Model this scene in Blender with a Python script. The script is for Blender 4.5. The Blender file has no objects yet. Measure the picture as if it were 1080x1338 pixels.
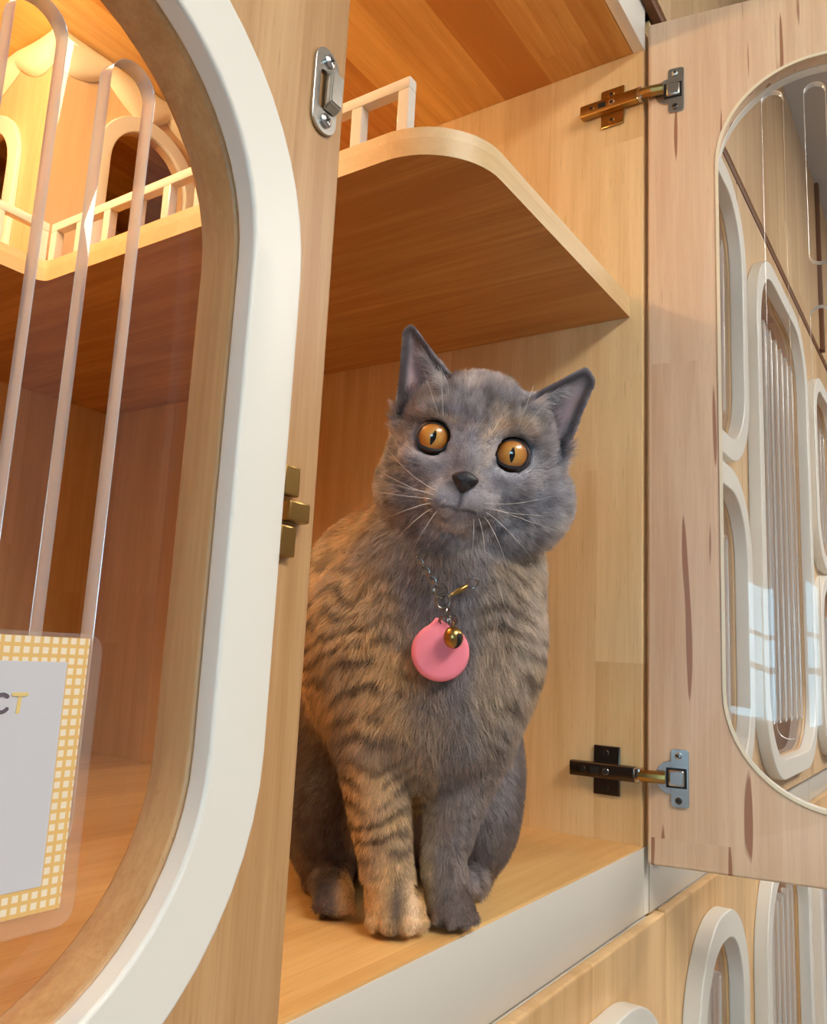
import bpy, bmesh, math, random
import numpy as np
from mathutils import Vector, Matrix
from mathutils.bvhtree import BVHTree
random.seed(7)
RNG = np.random.default_rng(11)
SC = bpy.context.scene
COL = SC.collection

# ------------------------------------------------------------------ camera
FPX = 1082.5
YAW, PITCH, ROLL = 0.59546042, 0.17228005, 0.04987613
CAM = np.array([0.0, -0.26, 1.40])
def _cam_axes():
    f = np.array([math.cos(PITCH)*math.cos(YAW), math.cos(PITCH)*math.sin(YAW), math.sin(PITCH)])
    right = np.array([math.sin(YAW), -math.cos(YAW), 0.0]); up = np.cross(right, f)
    x = math.cos(ROLL)*right + math.sin(ROLL)*up
    dn = -(-math.sin(ROLL)*right + math.cos(ROLL)*up)
    return x, dn, f
CX, CD, CF = _cam_axes()
cam_data = bpy.data.cameras.new('camera')
cam_data.sensor_fit = 'HORIZONTAL'; cam_data.sensor_width = 36.0
cam_data.lens = 36.0*FPX/1080.0
cam_data.clip_start = 0.01
cam = bpy.data.objects.new('camera', cam_data); COL.objects.link(cam)
cam.matrix_world = Matrix(((CX[0], -CD[0], -CF[0], CAM[0]), (CX[1], -CD[1], -CF[1], CAM[1]),
                           (CX[2], -CD[2], -CF[2], CAM[2]), (0, 0, 0, 1)))
SC.camera = cam
def ray(x, y): return CX*(x-540.0)/FPX + CD*(y-669.0)/FPX + CF
def on(ax, val, x, y):                       # pixel -> point on an axis-aligned plane
    r = ray(x, y); return CAM + r*(val-CAM[ax])/r[ax]
def depth_of(p): return float((np.asarray(p)-CAM) @ CF)

# ------------------------------------------------------------------ world, lights, exposure
SC.view_settings.view_transform = 'Standard'
SC.view_settings.look = 'None'
SC.view_settings.gamma = 1.0
SC.view_settings.use_curve_mapping = False
SC.view_settings.exposure = 0.07
world = bpy.data.worlds.new('room_air'); SC.world = world; world.use_nodes = True
world.node_tree.nodes['Background'].inputs[0].default_value = (0.9, 0.95, 1.0, 1)
world.node_tree.nodes['Background'].inputs[1].default_value = 0.25
CEIL_Z = 2.525
# the light comes from the meshes of the lamps and the window further down:
LAMP_L = 22.0          # radiance of the ceiling lamp panels
WINDOW_L = 11.0         # radiance of the daylit window in the left wall
GLOBE_L = 170.0        # radiance of the warm globe lamp inside the cabinet

# ------------------------------------------------------------------ materials
def nt(name):
    m = bpy.data.materials.new(name); m.use_nodes = True
    t = m.node_tree; b = t.nodes['Principled BSDF']
    return m, t, b
def lin(c):                                  # 0-255 sRGB -> linear
    return tuple(((v/255.0)/12.92 if v/255.0 <= 0.04045 else ((v/255.0+0.055)/1.055)**2.4) for v in c)
def plain(name, rgb, rough=0.5, metal=0.0, coat=0.0, noise=0.0, nscale=40.0, bump=0.0, spec=0.5):
    m, t, b = nt(name)
    b.inputs['Base Color'].default_value = (*lin(rgb), 1)
    b.inputs['Roughness'].default_value = rough; b.inputs['Metallic'].default_value = metal
    b.inputs['Coat Weight'].default_value = coat; b.inputs['Specular IOR Level'].default_value = spec
    if noise > 0 or bump > 0:
        tc = t.nodes.new('ShaderNodeTexCoord'); n = t.nodes.new('ShaderNodeTexNoise')
        n.inputs['Scale'].default_value = nscale; n.inputs['Detail'].default_value = 4
        t.links.new(tc.outputs['Object'], n.inputs['Vector'])
        if noise > 0:
            mx = t.nodes.new('ShaderNodeMix'); mx.data_type = 'RGBA'; mx.blend_type = 'MULTIPLY'
            mx.inputs[0].default_value = 1.0; mx.inputs[6].default_value = (*lin(rgb), 1)
            r = t.nodes.new('ShaderNodeMapRange'); r.inputs[3].default_value = 1-noise; r.inputs[4].default_value = 1+noise
            t.links.new(n.outputs[0], r.inputs[0]); t.links.new(r.outputs[0], mx.inputs[7])
            t.links.new(mx.outputs[2], b.inputs['Base Color'])
        if bump > 0:
            bp = t.nodes.new('ShaderNodeBump'); bp.inputs['Strength'].default_value = bump; bp.inputs['Distance'].default_value = 0.001
            t.links.new(n.outputs[0], bp.inputs['Height']); t.links.new(bp.outputs[0], b.inputs['Normal'])
    return m
def wood(name, light, dark, grain=2, across=0, width=0.042, length=0.33, var=0.55, rough=0.42, streak=0.5, knots=0.0, hue=None):
    """finger-jointed solid wood: staves along `grain`, `across` picks the stave"""
    m, t, b = nt(name); N = t.nodes; L = t.links
    def math_(op, a, bb=None, c=None):
        n = N.new('ShaderNodeMath'); n.operation = op
        for i, v in enumerate((a, bb, c)):
            if v is None: continue
            if isinstance(v, (int, float)): n.inputs[i].default_value = v
            else: L.new(v, n.inputs[i])
        return n.outputs[0]
    tc = N.new('ShaderNodeTexCoord'); sp = N.new('ShaderNodeSeparateXYZ'); L.new(tc.outputs['Object'], sp.inputs[0])
    g = sp.outputs[grain]; a = sp.outputs[across]
    third = sp.outputs[3-grain-across]
    row = math_('FLOOR', math_('DIVIDE', math_('ADD', a, 3.013), width))
    wn = N.new('ShaderNodeTexWhiteNoise'); wn.noise_dimensions = '1D'; L.new(row, wn.inputs['W'])
    pos = math_('ADD', math_('DIVIDE', g, length), math_('MULTIPLY', wn.outputs[0], 7.0))
    cell = math_('FLOOR', pos)
    cb = N.new('ShaderNodeCombineXYZ'); L.new(row, cb.inputs[0]); L.new(cell, cb.inputs[1])
    wn2 = N.new('ShaderNodeTexWhiteNoise'); wn2.noise_dimensions = '2D'; L.new(cb.outputs[0], wn2.inputs['Vector'])
    rnd = wn2.outputs['Value']
    # grain coordinates, shifted per stave
    gv = N.new('ShaderNodeCombineXYZ')
    L.new(math_('ADD', math_('MULTIPLY', g, 5.0), math_('MULTIPLY', rnd, 37.0)), gv.inputs[0])
    L.new(math_('ADD', math_('MULTIPLY', a, 75.0), math_('MULTIPLY', rnd, 91.0)), gv.inputs[1])
    L.new(math_('MULTIPLY', third, 75.0), gv.inputs[2])
    n1 = N.new('ShaderNodeTexNoise'); n1.inputs['Scale'].default_value = 1.0; n1.inputs['Detail'].default_value = 5
    n1.inputs['Distortion'].default_value = 0.6; L.new(gv.outputs[0], n1.inputs['Vector'])
    gv2 = N.new('ShaderNodeVectorMath'); gv2.operation = 'MULTIPLY'; gv2.inputs[1].default_value = (2.2, 7.0, 7.0)
    L.new(gv.outputs[0], gv2.inputs[0])
    n2 = N.new('ShaderNodeTexNoise'); n2.inputs['Scale'].default_value = 1.0; n2.inputs['Detail'].default_value = 3
    L.new(gv2.outputs[0], n2.inputs['Vector'])
    # broad figure
    gv3 = N.new('ShaderNodeVectorMath'); gv3.operation = 'MULTIPLY'; gv3.inputs[1].default_value = (0.5, 0.28, 0.28)
    L.new(gv.outputs[0], gv3.inputs[0])
    n3 = N.new('ShaderNodeTexNoise'); n3.inputs['Scale'].default_value = 1.0; n3.inputs['Detail'].default_value = 2
    n3.inputs['Distortion'].default_value = 1.2
    L.new(gv3.outputs[0], n3.inputs['Vector'])
    s = math_('ADD', math_('MULTIPLY', n1.outputs[0], 0.42*streak*2), math_('MULTIPLY', n2.outputs[0], 0.22*streak*2))
    s = math_('ADD', s, math_('MULTIPLY', n3.outputs[0], 0.36))
    s = math_('ADD', s, math_('MULTIPLY', math_('SUBTRACT', rnd, 0.5), var))
    mr = N.new('ShaderNodeMapRange'); mr.inputs[1].default_value = 0.22; mr.inputs[2].default_value = 0.80
    L.new(s, mr.inputs[0])
    ramp = N.new('ShaderNodeValToRGB'); e = ramp.color_ramp.elements
    e[0].position = 0.0; e[0].color = (*lin(light), 1); e[1].position = 1.0; e[1].color = (*lin(dark), 1)
    L.new(mr.outputs[0], ramp.inputs[0])
    out = ramp.outputs[0]
    # pores: short dark dashes
    gv4 = N.new('ShaderNodeVectorMath'); gv4.operation = 'MULTIPLY'; gv4.inputs[1].default_value = (9.0, 16.0, 16.0)
    L.new(gv.outputs[0], gv4.inputs[0])
    n4 = N.new('ShaderNodeTexNoise'); n4.inputs['Scale'].default_value = 1.0; n4.inputs['Detail'].default_value = 1
    L.new(gv4.outputs[0], n4.inputs['Vector'])
    pr = N.new('ShaderNodeMapRange'); pr.inputs[1].default_value = 0.66; pr.inputs[2].default_value = 0.74
    pr.inputs[3].default_value = 0.0; pr.inputs[4].default_value = 0.30
    L.new(n4.outputs[0], pr.inputs[0])
    mx = N.new('ShaderNodeMix'); mx.data_type = 'RGBA'; L.new(pr.outputs[0], mx.inputs[0]); L.new(out, mx.inputs[6])
    mx.inputs[7].default_value = (*[c*0.55 for c in lin(dark)], 1); out = mx.outputs[2]
    if knots > 0:                            # a few red-brown heartwood streaks
        gv5 = N.new('ShaderNodeVectorMath'); gv5.operation = 'MULTIPLY'; gv5.inputs[1].default_value = (0.9, 1.15, 1.15)
        L.new(gv.outputs[0], gv5.inputs[0])
        n5 = N.new('ShaderNodeTexNoise'); n5.inputs['Scale'].default_value = 1.0; n5.inputs['Detail'].default_value = 1
        L.new(gv5.outputs[0], n5.inputs['Vector'])
        kr = N.new('ShaderNodeMapRange'); kr.inputs[1].default_value = 0.685; kr.inputs[2].default_value = 0.705
        kr.inputs[4].default_value = knots; L.new(n5.outputs[0], kr.inputs[0])
        mk = N.new('ShaderNodeMix'); mk.data_type = 'RGBA'; L.new(kr.outputs[0], mk.inputs[0]); L.new(out, mk.inputs[6])
        mk.inputs[7].default_value = (*lin((150, 92, 62)), 1); out = mk.outputs[2]
    L.new(out, b.inputs['Base Color'])
    b.inputs['Roughness'].default_value = rough
    bp = N.new('ShaderNodeBump'); bp.inputs['Strength'].default_value = 0.12; bp.inputs['Distance'].default_value = 0.0006
    L.new(n2.outputs[0], bp.inputs['Height']); L.new(bp.outputs[0], b.inputs['Normal'])
    return m
M = {}
WL, WD = (238, 207, 152), (202, 158, 98)
M['wood_wall']  = wood('wood_wall', (240, 210, 158), (204, 160, 104), 2, 1, 0.060, 0.55, var=0.26)
M['wood_back']  = wood('wood_back', WL, WD, 2, 0, 0.060, 0.55, var=0.26)
M['wood_floor'] = wood('wood_floor', (238, 198, 132), (200, 148, 84), 0, 1, 0.055, 0.6, streak=0.6, rough=0.35, var=0.22)
M['wood_ceil']  = wood('wood_ceil', (248, 208, 124), (200, 138, 60), 0, 1, 0.060, 0.45, var=0.60, streak=0.7, rough=0.38)
M['wood_shelf'] = wood('wood_shelf', (230, 184, 118), (188, 134, 76), 1, 0, 0.090, 0.9, var=0.2, streak=0.8, rough=0.45)
M['wood_door']  = wood('wood_door', (222, 186, 138), (182, 138, 90), 2, 0, 0.055, 0.9, var=0.22, streak=0.75)
M['wood_door_in'] = wood('wood_door_in', (242, 218, 186), (210, 170, 136), 2, 0, 0.070, 0.45, var=0.36, streak=0.6, knots=0.85)
M['wood_low']   = wood('wood_low', (236, 200, 148), (196, 150, 96), 2, 0, 0.055, 0.9, var=0.35)
M['wood_room']  = wood('wood_room', (232, 202, 158), (196, 156, 112), 2, 0, 0.070, 0.6, var=0.26)
M['wood_edge']  = wood('wood_edge', (240, 212, 164), (214, 176, 122), 0, 2, 0.03, 0.3, var=0.25)
M['wood_dark']  = plain('wood_dark', (120, 78, 50), 0.5)
M['white']      = plain('white_paint', (234, 231, 222), 0.38, noise=0.015, nscale=9)
M['rail']       = plain('rail_laminate', (216, 211, 200), 0.35, noise=0.02, nscale=6)
M['cream']      = plain('cream_edge', (240, 228, 200), 0.35)
M['steel']      = plain('brushed_steel', (196, 192, 184), 0.28, 1.0, noise=0.06, nscale=300)
M['nickel']     = plain('nickel', (205, 205, 205), 0.22, 1.0)
M['brass']      = plain('aged_brass', (176, 142, 84), 0.3, 1.0, noise=0.12, nscale=220)
M['gunmetal']   = plain('gunmetal', (96, 86, 78), 0.3, 1.0)
M['black']      = plain('black_recess', (18, 16, 15), 0.6)
M['grey_wall']  = plain('grey_wall', (176, 168, 166), 0.8, noise=0.02, nscale=3)
M['ceiling']    = plain('ceiling_paint', (206, 200, 196), 0.8, noise=0.02, nscale=3)
M['floor']      = plain('floor_tile', (150, 140, 130), 0.4, noise=0.05, nscale=2)
def emit(name, rgb, s):
    m, t, b = nt(name); b.inputs['Base Color'].default_value = (0.8, 0.8, 0.8, 1)
    b.inputs['Emission Color'].default_value = (*rgb, 1); b.inputs['Emission Strength'].default_value = s
    return m
M['led'] = emit('warm_globe', (1.0, 0.74, 0.40), GLOBE_L)
M['led_dim'] = emit('warm_small_globe', (1.0, 0.74, 0.40), 45.0)
M['lamp'] = emit('lamp_panel', (1.0, 0.94, 0.86), LAMP_L)
M['sky_pane'] = emit('daylit_pane', (0.40, 0.76, 1.0), WINDOW_L)
def acrylic(name, haze=0.03, tint=(1, 1, 1), refl=1.0):
    m = bpy.data.materials.new(name); m.use_nodes = True; t = m.node_tree; N = t.nodes; L = t.links
    N.remove(N['Principled BSDF']); out = N['Material Output']
    tr = N.new('ShaderNodeBsdfTransparent'); tr.inputs[0].default_value = (*tint, 1)
    df = N.new('ShaderNodeBsdfDiffuse'); df.inputs[0].default_value = (0.85, 0.83, 0.80, 1)
    gl = N.new('ShaderNodeBsdfGlossy'); gl.inputs['Roughness'].default_value = 0.02
    fr = N.new('ShaderNodeFresnel'); fr.inputs[0].default_value = 1.0 + 0.46*refl
    m1 = N.new('ShaderNodeMixShader'); m1.inputs[0].default_value = haze
    L.new(tr.outputs[0], m1.inputs[1]); L.new(df.outputs[0], m1.inputs[2])
    ge = N.new('ShaderNodeNewGeometry'); inv = N.new('ShaderNodeMath'); inv.operation = 'SUBTRACT'; inv.inputs[0].default_value = 1.0; L.new(ge.outputs['Backfacing'], inv.inputs[1])
    mu = N.new('ShaderNodeMath'); mu.operation = 'MULTIPLY'; L.new(fr.outputs[0], mu.inputs[0]); L.new(inv.outputs[0], mu.inputs[1])   # one reflection per pane, no false total reflection at the far side
    m2 = N.new('ShaderNodeMixShader'); L.new(mu.outputs[0], m2.inputs[0]); L.new(m1.outputs[0], m2.inputs[1]); L.new(gl.outputs[0], m2.inputs[2])
    L.new(m2.outputs[0], out.inputs[0])
    return m
M['acrylic'] = acrylic('clear_acrylic', 0.012)
M['sleeve'] = acrylic('clear_sleeve', 0.07)
def acrylic_edge():
    m = bpy.data.materials.new('polished_acrylic_edge'); m.use_nodes = True; t = m.node_tree; N = t.nodes; L = t.links
    N.remove(N['Principled BSDF']); out = N['Material Output']
    tr = N.new('ShaderNodeBsdfTransparent'); tr.inputs[0].default_value = (0.92, 0.94, 0.92, 1)
    df = N.new('ShaderNodeBsdfDiffuse'); df.inputs[0].default_value = (0.88, 0.90, 0.90, 1)
    gl = N.new('ShaderNodeBsdfGlossy'); gl.inputs['Roughness'].default_value = 0.12; gl.inputs[0].default_value = (0.9, 0.92, 0.92, 1)
    m1 = N.new('ShaderNodeMixShader'); m1.inputs[0].default_value = 0.84
    L.new(tr.outputs[0], m1.inputs[1]); L.new(df.outputs[0], m1.inputs[2])
    m2 = N.new('ShaderNodeMixShader'); m2.inputs[0].default_value = 0.40
    L.new(m1.outputs[0], m2.inputs[1]); L.new(gl.outputs[0], m2.inputs[2]); L.new(m2.outputs[0], out.inputs[0])
    return m
M['acrylic_edge'] = acrylic_edge()
M['railing'] = plain('frosted_acrylic', (238, 234, 222), 0.25, coat=0.3)

# ------------------------------------------------------------------ scene-building helpers
def tag(o, label=None, cat=None, group=None, kind=None):
    if label: o['label'] = label
    if cat: o['category'] = cat
    if group: o['group'] = group
    if kind: o['kind'] = kind
    return o
def empty(name, loc=(0, 0, 0), rz=0.0):
    o = bpy.data.objects.new(name, None); COL.objects.link(o); o.location = loc; o.rotation_euler = (0, 0, rz)
    o.empty_display_size = 0.05
    return o
def crisp(me):
    """keep big flat faces flat next to fine bevels"""
    bm = bmesh.new(); bm.from_mesh(me); big = set()
    for f in bm.faces:
        flat = f.calc_area() > 4e-5
        if not flat:
            for e in f.edges:
                for g in e.link_faces:
                    if g is not f and g.normal.dot(f.normal) > 0.99999 and len(f.verts) == 3: flat = True
        if flat: big.add(f.index)
    for e in bm.edges:
        lf = e.link_faces
        if len(lf) == 2 and ((lf[0].index in big) != (lf[1].index in big)) and lf[0].normal.dot(lf[1].normal) < 0.9995: e.smooth = False
    bm.to_mesh(me); bm.free()
def link(name, me, mats, parent=None, smooth=True, ang=35):
    o = bpy.data.objects.new(name, me); COL.objects.link(o)
    if not isinstance(mats, (list, tuple)): mats = [mats]
    if len(me.materials) == 0:
        for m in mats: me.materials.append(m)
    if smooth:
        me.polygons.foreach_set('use_smooth', [True]*len(me.polygons)); me.set_sharp_from_angle(angle=math.radians(ang)); crisp(me) if ang < 50 else None
    if parent is not None: o.parent = parent
    return o
def from_bm(name, bm, mats, parent=None, smooth=True, ang=35):
    me = bpy.data.meshes.new(name); bm.normal_update(); bm.to_mesh(me); bm.free()
    return link(name, me, mats, parent, smooth, ang)
def add_box(bm, lo, hi, bev=0.0, seg=2):
    r = bmesh.ops.create_cube(bm, size=1.0)
    vs = r['verts']
    for v in vs:
        v.co = Vector([lo[i] + (v.co[i]+0.5)*(hi[i]-lo[i]) for i in range(3)])
    if bev > 0:
        es = list({e for v in vs for e in v.link_edges})
        bmesh.ops.bevel(bm, geom=es, offset=bev, segments=seg, profile=0.5, affect='EDGES')
def box(name, lo, hi, mat, parent=None, bev=0.0012):
    bm = bmesh.new(); add_box(bm, lo, hi, bev)
    return from_bm(name, bm, mat, parent)
def rrect(x0, x1, z0, z1, r, n=14):
    pts = []
    for cx, cz, a0 in ((x1-r, z1-r, 0), (x0+r, z1-r, 90), (x0+r, z0+r, 180), (x1-r, z0+r, 270)):
        for i in range(n+1):
            a = math.radians(a0+90*i/n); pts.append((cx+r*math.cos(a), cz+r*math.sin(a)))
    return pts
def plate_mesh(name, loops, t, bevel=0.0, seg=2):
    """2-D outlines (x, z), holes included -> slab; local y from 0 (back) to -t (front)"""
    cu = bpy.data.curves.new(name, 'CURVE'); cu.dimensions = '2D'; cu.fill_mode = 'BOTH'
    cu.extrude = max(t/2-bevel, 1e-5); cu.bevel_depth = bevel; cu.bevel_resolution = seg; cu.offset = -bevel
    for lp in loops:
        s = cu.splines.new('POLY'); s.points.add(len(lp)-1)
        s.points.foreach_set('co', [c for p in lp for c in (p[0], p[1], 0, 1)]); s.use_cyclic_u = True
    ob = bpy.data.objects.new(name, cu); COL.objects.link(ob)
    dg = bpy.context.evaluated_depsgraph_get()
    me = bpy.data.meshes.new_from_object(ob.evaluated_get(dg))
    bpy.data.objects.remove(ob); bpy.data.curves.remove(cu)
    me.transform(Matrix(((1, 0, 0, 0), (0, 0, -1, -t/2), (0, 1, 0, 0), (0, 0, 0, 1))))
    me.name = name
    return me
def weld(me):
    bm = bmesh.new(); bm.from_mesh(me); bmesh.ops.remove_doubles(bm, verts=bm.verts, dist=1e-6); bm.to_mesh(me); bm.free(); return me
def plate(name, loops, t, mats, parent=None, y=0.0, bevel=0.0, ang=35):
    me = weld(plate_mesh(name, loops, t, bevel))
    if y: me.transform(Matrix.Translation((0, y, 0)))
    return link(name, me, mats, parent, ang=ang)
def add_tube(bm, pts, rad, n=8, closed=False, cap=True):
    pts = [Vector(p) for p in pts]; rings = []; m = len(pts)
    prev = None
    for i, p in enumerate(pts):
        if closed: d = pts[(i+1) % m]-pts[i-1]
        else: d = pts[min(i+1, m-1)]-pts[max(i-1, 0)]
        d.normalize()
        if prev is None:
            a = d.orthogonal().normalized()
        else:
            a = prev - d*prev.dot(d)
            a = a.normalized() if a.length > 1e-6 else d.orthogonal().normalized()
        prev = a; b = d.cross(a)
        r = rad[i] if isinstance(rad, (list, tuple)) else rad
        rings.append([bm.verts.new(p+(a*math.cos(2*math.pi*k/n)+b*math.sin(2*math.pi*k/n))*r) for k in range(n)])
    for i in range(m if closed else m-1):
        A, B = rings[i], rings[(i+1) % m]
        for k in range(n): bm.faces.new((A[k], A[(k+1) % n], B[(k+1) % n], B[k]))
    if cap and not closed:
        bm.faces.new(rings[0][::-1]); bm.faces.new(rings[-1])
def tube(name, pts, rad, mat, parent=None, n=8, closed=False):
    bm = bmesh.new(); add_tube(bm, pts, rad, n, closed); return from_bm(name, bm, mat, parent)
def cyl(bm, c, axis, r, h, n=20):
    c = Vector(c); ax = Vector(axis).normalized()
    add_tube(bm, [c-ax*h/2, c+ax*h/2], r, n)
def screw(name, c, axis, r, parent, mat):
    """pan-head screw with a cross slot"""
    bm = bmesh.new(); ax = Vector(axis).normalized(); c = Vector(c)
    add_tube(bm, [c, c+ax*r*0.35, c+ax*r*0.6], [r, r, r*0.55], 14)
    a = ax.orthogonal().normalized(); b = ax.cross(a)
    for d in (a, b):
        s = [bm.verts.new(c+ax*r*0.62+d*r*0.5*i+ax.cross(d)*r*0.12*j) for i, j in ((-1, -1), (1, -1), (1, 1), (-1, 1))]
        f = bm.faces.new(s); f.material_index = 1
    return from_bm(name, bm, [mat, M['black']], parent)

# ================================================================== the room
def structure(name, lo, hi, mat, bev=0.0):
    o = box(name, lo, hi, mat, None, bev); o['kind'] = 'structure'; return o
RX0, RX1, RY0, RY1 = -2.5, 4.2, -3.0, 1.0
structure('floor', (RX0, RY0, -0.05), (RX1, RY1, 0.0), M['floor'])
structure('ceiling', (RX0, RY0, CEIL_Z), (RX1, RY1, CEIL_Z+0.05), M['ceiling'])
structure('wall_right', (RX1, RY0, 0), (RX1+0.05, RY1, CEIL_Z), M['grey_wall'])
structure('wall_front', (RX0, RY0-0.05, 0), (RX1, RY0, CEIL_Z), M['grey_wall'])
structure('wall_back', (RX0, RY1, 0), (RX1, RY1+0.05, CEIL_Z), M['grey_wall'])
me = plate_mesh('wall_left', [[(RY0, 0), (RY1, 0), (RY1, CEIL_Z), (RY0, CEIL_Z)], [(-1.70, 1.18), (-0.50, 1.18), (-0.50, 1.88), (-1.70, 1.88)]], 0.05)
me.transform(Matrix.Rotation(math.radians(90), 4, 'Z')); me.transform(Matrix.Translation((RX0-0.05, 0, 0)))
wl = link('wall_left', weld(me), M['grey_wall']); wl['kind'] = 'structure'
win = empty('window_1', (RX0, -1.10, 1.18)); win['kind'] = 'structure'
box('pane', (-0.045, -0.585, 0.015), (-0.035, 0.585, 0.685), M['sky_pane'], win, 0)
for z0, z1 in ((0, 0.04), (0.26, 0.29), (0.42, 0.44), (0.66, 0.70)):
    box('window_bar', (-0.04, -0.6, z0), (0.01, 0.6, z1), M['white'], win)
for y0, y1 in ((-0.6, -0.55), (-0.02, 0.02), (0.55, 0.6)):
    box('window_bar', (-0.042, y0, 0.0), (0.008, y1, 0.70), M['white'], win)
for lx, lab in ((0.1, 'left'), (1.9, 'right')):
    lp = tag(empty('ceiling_lamp', (lx, -1.25, CEIL_Z)), 'white panel lamp on the room ceiling, the %s one of two' % lab, 'lamp', 'panel lamps on the room ceiling')
    box('lamp_frame', (-0.48, -0.28, -0.03), (0.48, 0.28, 0.0), M['white'], lp, 0.003)
    box('diffuser', (-0.45, -0.25, -0.036), (0.45, 0.25, -0.029), M['lamp'], lp, 0.002)

# ================================================================== cabinets
XR, XL = 0.782, -0.100          # inner faces of the side panels of the open cabinet
FZ, CZ, DEP = 1.240, 2.056, 0.86
T = 0.018
cab = tag(empty('cat_cabinet', (0, 0, FZ)), 'open wooden cat cabinet holding the sitting grey cat', 'cabinet')
def cbox(name, lo, hi, mat, bev=0.001, parent=cab, z=FZ):
    return box(name, (lo[0], lo[1], lo[2]-z), (hi[0], hi[1], hi[2]-z), mat, parent, bev)
cbox('floor_board', (XL, 0.0008, FZ-0.02), (XR, DEP, FZ), M['wood_floor'], 0.0012)
cbox('side_panel', (XR, 0.0008, FZ-0.05), (XR+T-0.001, DEP, CZ+0.03), M['wood_wall'])
cbox('side_panel', (XL-T, 0.0, FZ-0.05), (XL, DEP, CZ+0.03), M['wood_wall'])
cbox('back_panel', (XL-T, DEP, FZ-0.05), (XR+T-0.001, DEP+0.012, CZ+0.03), M['wood_back'])
cbox('top_board', (XL, 0.012, CZ), (XR, DEP, CZ+0.02), M['wood_ceil'])
cbox('front_rail', (XL-T, 0.0, 1.180), (XR+0.0025, 0.0007, FZ-0.0018), M['rail'], 0.0002)
cbox('front_rail', (XR+0.0031, 0.0, 1.180), (XR+T-0.001, 0.0007, FZ-0.0018), M['rail'], 0.0002)
cbox('rail_core', (XL, 0.0008, 1.180), (XR-0.0005, 0.018, FZ-0.0205), M['wood_edge'], 0.0002)
cbox('front_rail', (XL-T, -0.0005, CZ), (XR+0.0025, 0.0115, CZ+0.06), M['white'], 0.0008)
# L-shaped shelf with a climbing hole on its left
SZ0, SZ1 = 1.753, 1.775
HX, HY, SF = 0.436, 0.500, 0.014
out = [(XL, HY), (HX-0.01, HY)]
for i in range(5):                                   # inner corner of the hole
    a = math.radians(90-90*i/4); out.append((HX-0.01+0.01*math.cos(a), HY-0.01+0.01*math.sin(a)))
r = 0.062
for i in range(15):                                  # rounded free corner
    a = math.radians(180+90*i/14); out.append((HX+r+r*math.cos(a), SF+r+r*math.sin(a)))
out += [(XR-0.0005, SF), (XR-0.0005, DEP-0.0005), (XL+0.0005, DEP-0.0005)]
me = plate_mesh('shelf', [out], SZ1-SZ0, 0.0)
me.transform(Matrix(((1, 0, 0, 0), (0, 0, 1, 0), (0, -1, 0, 0), (0, 0, 0, 1))))   # (x,-t,z) -> lie flat
me = weld(me)
ys = [v.co.y for v in me.vertices]; zs = [v.co.z for v in me.vertices]
me.transform(Matrix.Translation((0, 0, SZ0-FZ-min(zs))))
sh = link('shelf', me, [M['wood_shelf'], M['wood_edge']], cab)
for p in me.polygons:
    if abs(p.normal.z) < 0.5: p.material_index = 1
# railing along the hole
def rail_run(p0, p1, n, zb, zt, parent, ends=(True, True)):
    p0 = Vector((p0[0], p0[1], 0)); p1 = Vector((p1[0], p1[1], 0)); d = (p1-p0); Ln = d.length; d.normalize()
    nrm = Vector((-d.y, d.x, 0)); w = 0.0045
    def bar(name, s0, s1, z0, z1):
        bm = bmesh.new(); add_box(bm, (s0, -w, z0), (s1, w, z1), 0.0008)
        bm.transform(Matrix(((d.x, nrm.x, 0, p0.x), (d.y, nrm.y, 0, p0.y), (0, 0, 1, 0), (0, 0, 0, 1))))
        from_bm(name, bm, M['railing'], parent)
    bar('top_rail', 0, Ln, zt-0.009, zt)
    for i in range(n):
        s = (Ln-0.010)*i/(n-1); bar('post', s, s+0.010, zb, zt-0.0092)
rl = empty('railing', (0, 0, SZ1-FZ)); rl.parent = cab; rl['label'] = 'low white railing along the shelf hole'
rail_run((HX+0.008, 0.060), (HX+0.008, HY+0.004), 11, 0.0, 0.044, rl)
rail_run((HX+0.002, HY+0.009), (XL+0.01, HY+0.009), 12, 0.0, 0.044, rl)

# cat house partition on the shelf: front wall, left wall, arched doors, wavy white roof trim
house = tag(empty('cat_house', (HX, 0.53, SZ1)), 'lit wooden cat house with arched doors and wavy white roof trim', 'cat house')
HH = CZ-SZ1
def arch(cx, hw, top, z0=0.0, n=18):
    pts = [(cx+hw, z0)]
    for i in range(n+1):
        a = math.pi*i/n; pts.append((cx+hw*math.cos(a), top-hw+hw*math.sin(a)))
    pts.append((cx-hw, z0)); return pts
def arch_trim(cx, hw, top, w, z0=0.0):
    return arch(cx, hw+w, top+w, z0) + arch(cx, hw, top, z0)[::-1]
W1 = XR-HX-0.004
hy0 = 0.0
fr = plate('front_wall', [[(0.010, 0), (W1, 0), (W1, HH-0.002), (0.010, HH-0.002)], arch(0.128, 0.054, 0.222, 0.006)], 0.010, M['wood_room'], house, y=0.010)
plate('arch_trim', [arch_trim(0.128, 0.054, 0.222, 0.018)], 0.006, M['white'], house, y=0.0, bevel=0.0012)
L1 = DEP-0.53-0.004
def side_plate(name, loops, t, mat, x, bevel=0.0):
    me = weld(plate_mesh(name, loops, t, bevel)); me.transform(Matrix.Rotation(math.radians(-90), 4, 'Z')); 
    # after the turn the plate front faces -x and its x axis runs along -y: mirror to run along +y
    me.transform(Matrix.Diagonal((1, -1, 1, 1)));  me.flip_normals(); me.transform(Matrix.Translation((x, 0, 0)))
    return link(name, me, mat, house)
side_plate('left_wall', [[(0, 0), (L1, 0), (L1, HH-0.002), (0, HH-0.002)], arch(0.118, 0.054, 0.190, 0.006)], 0.010, M['wood_room'], 0.010)
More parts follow.
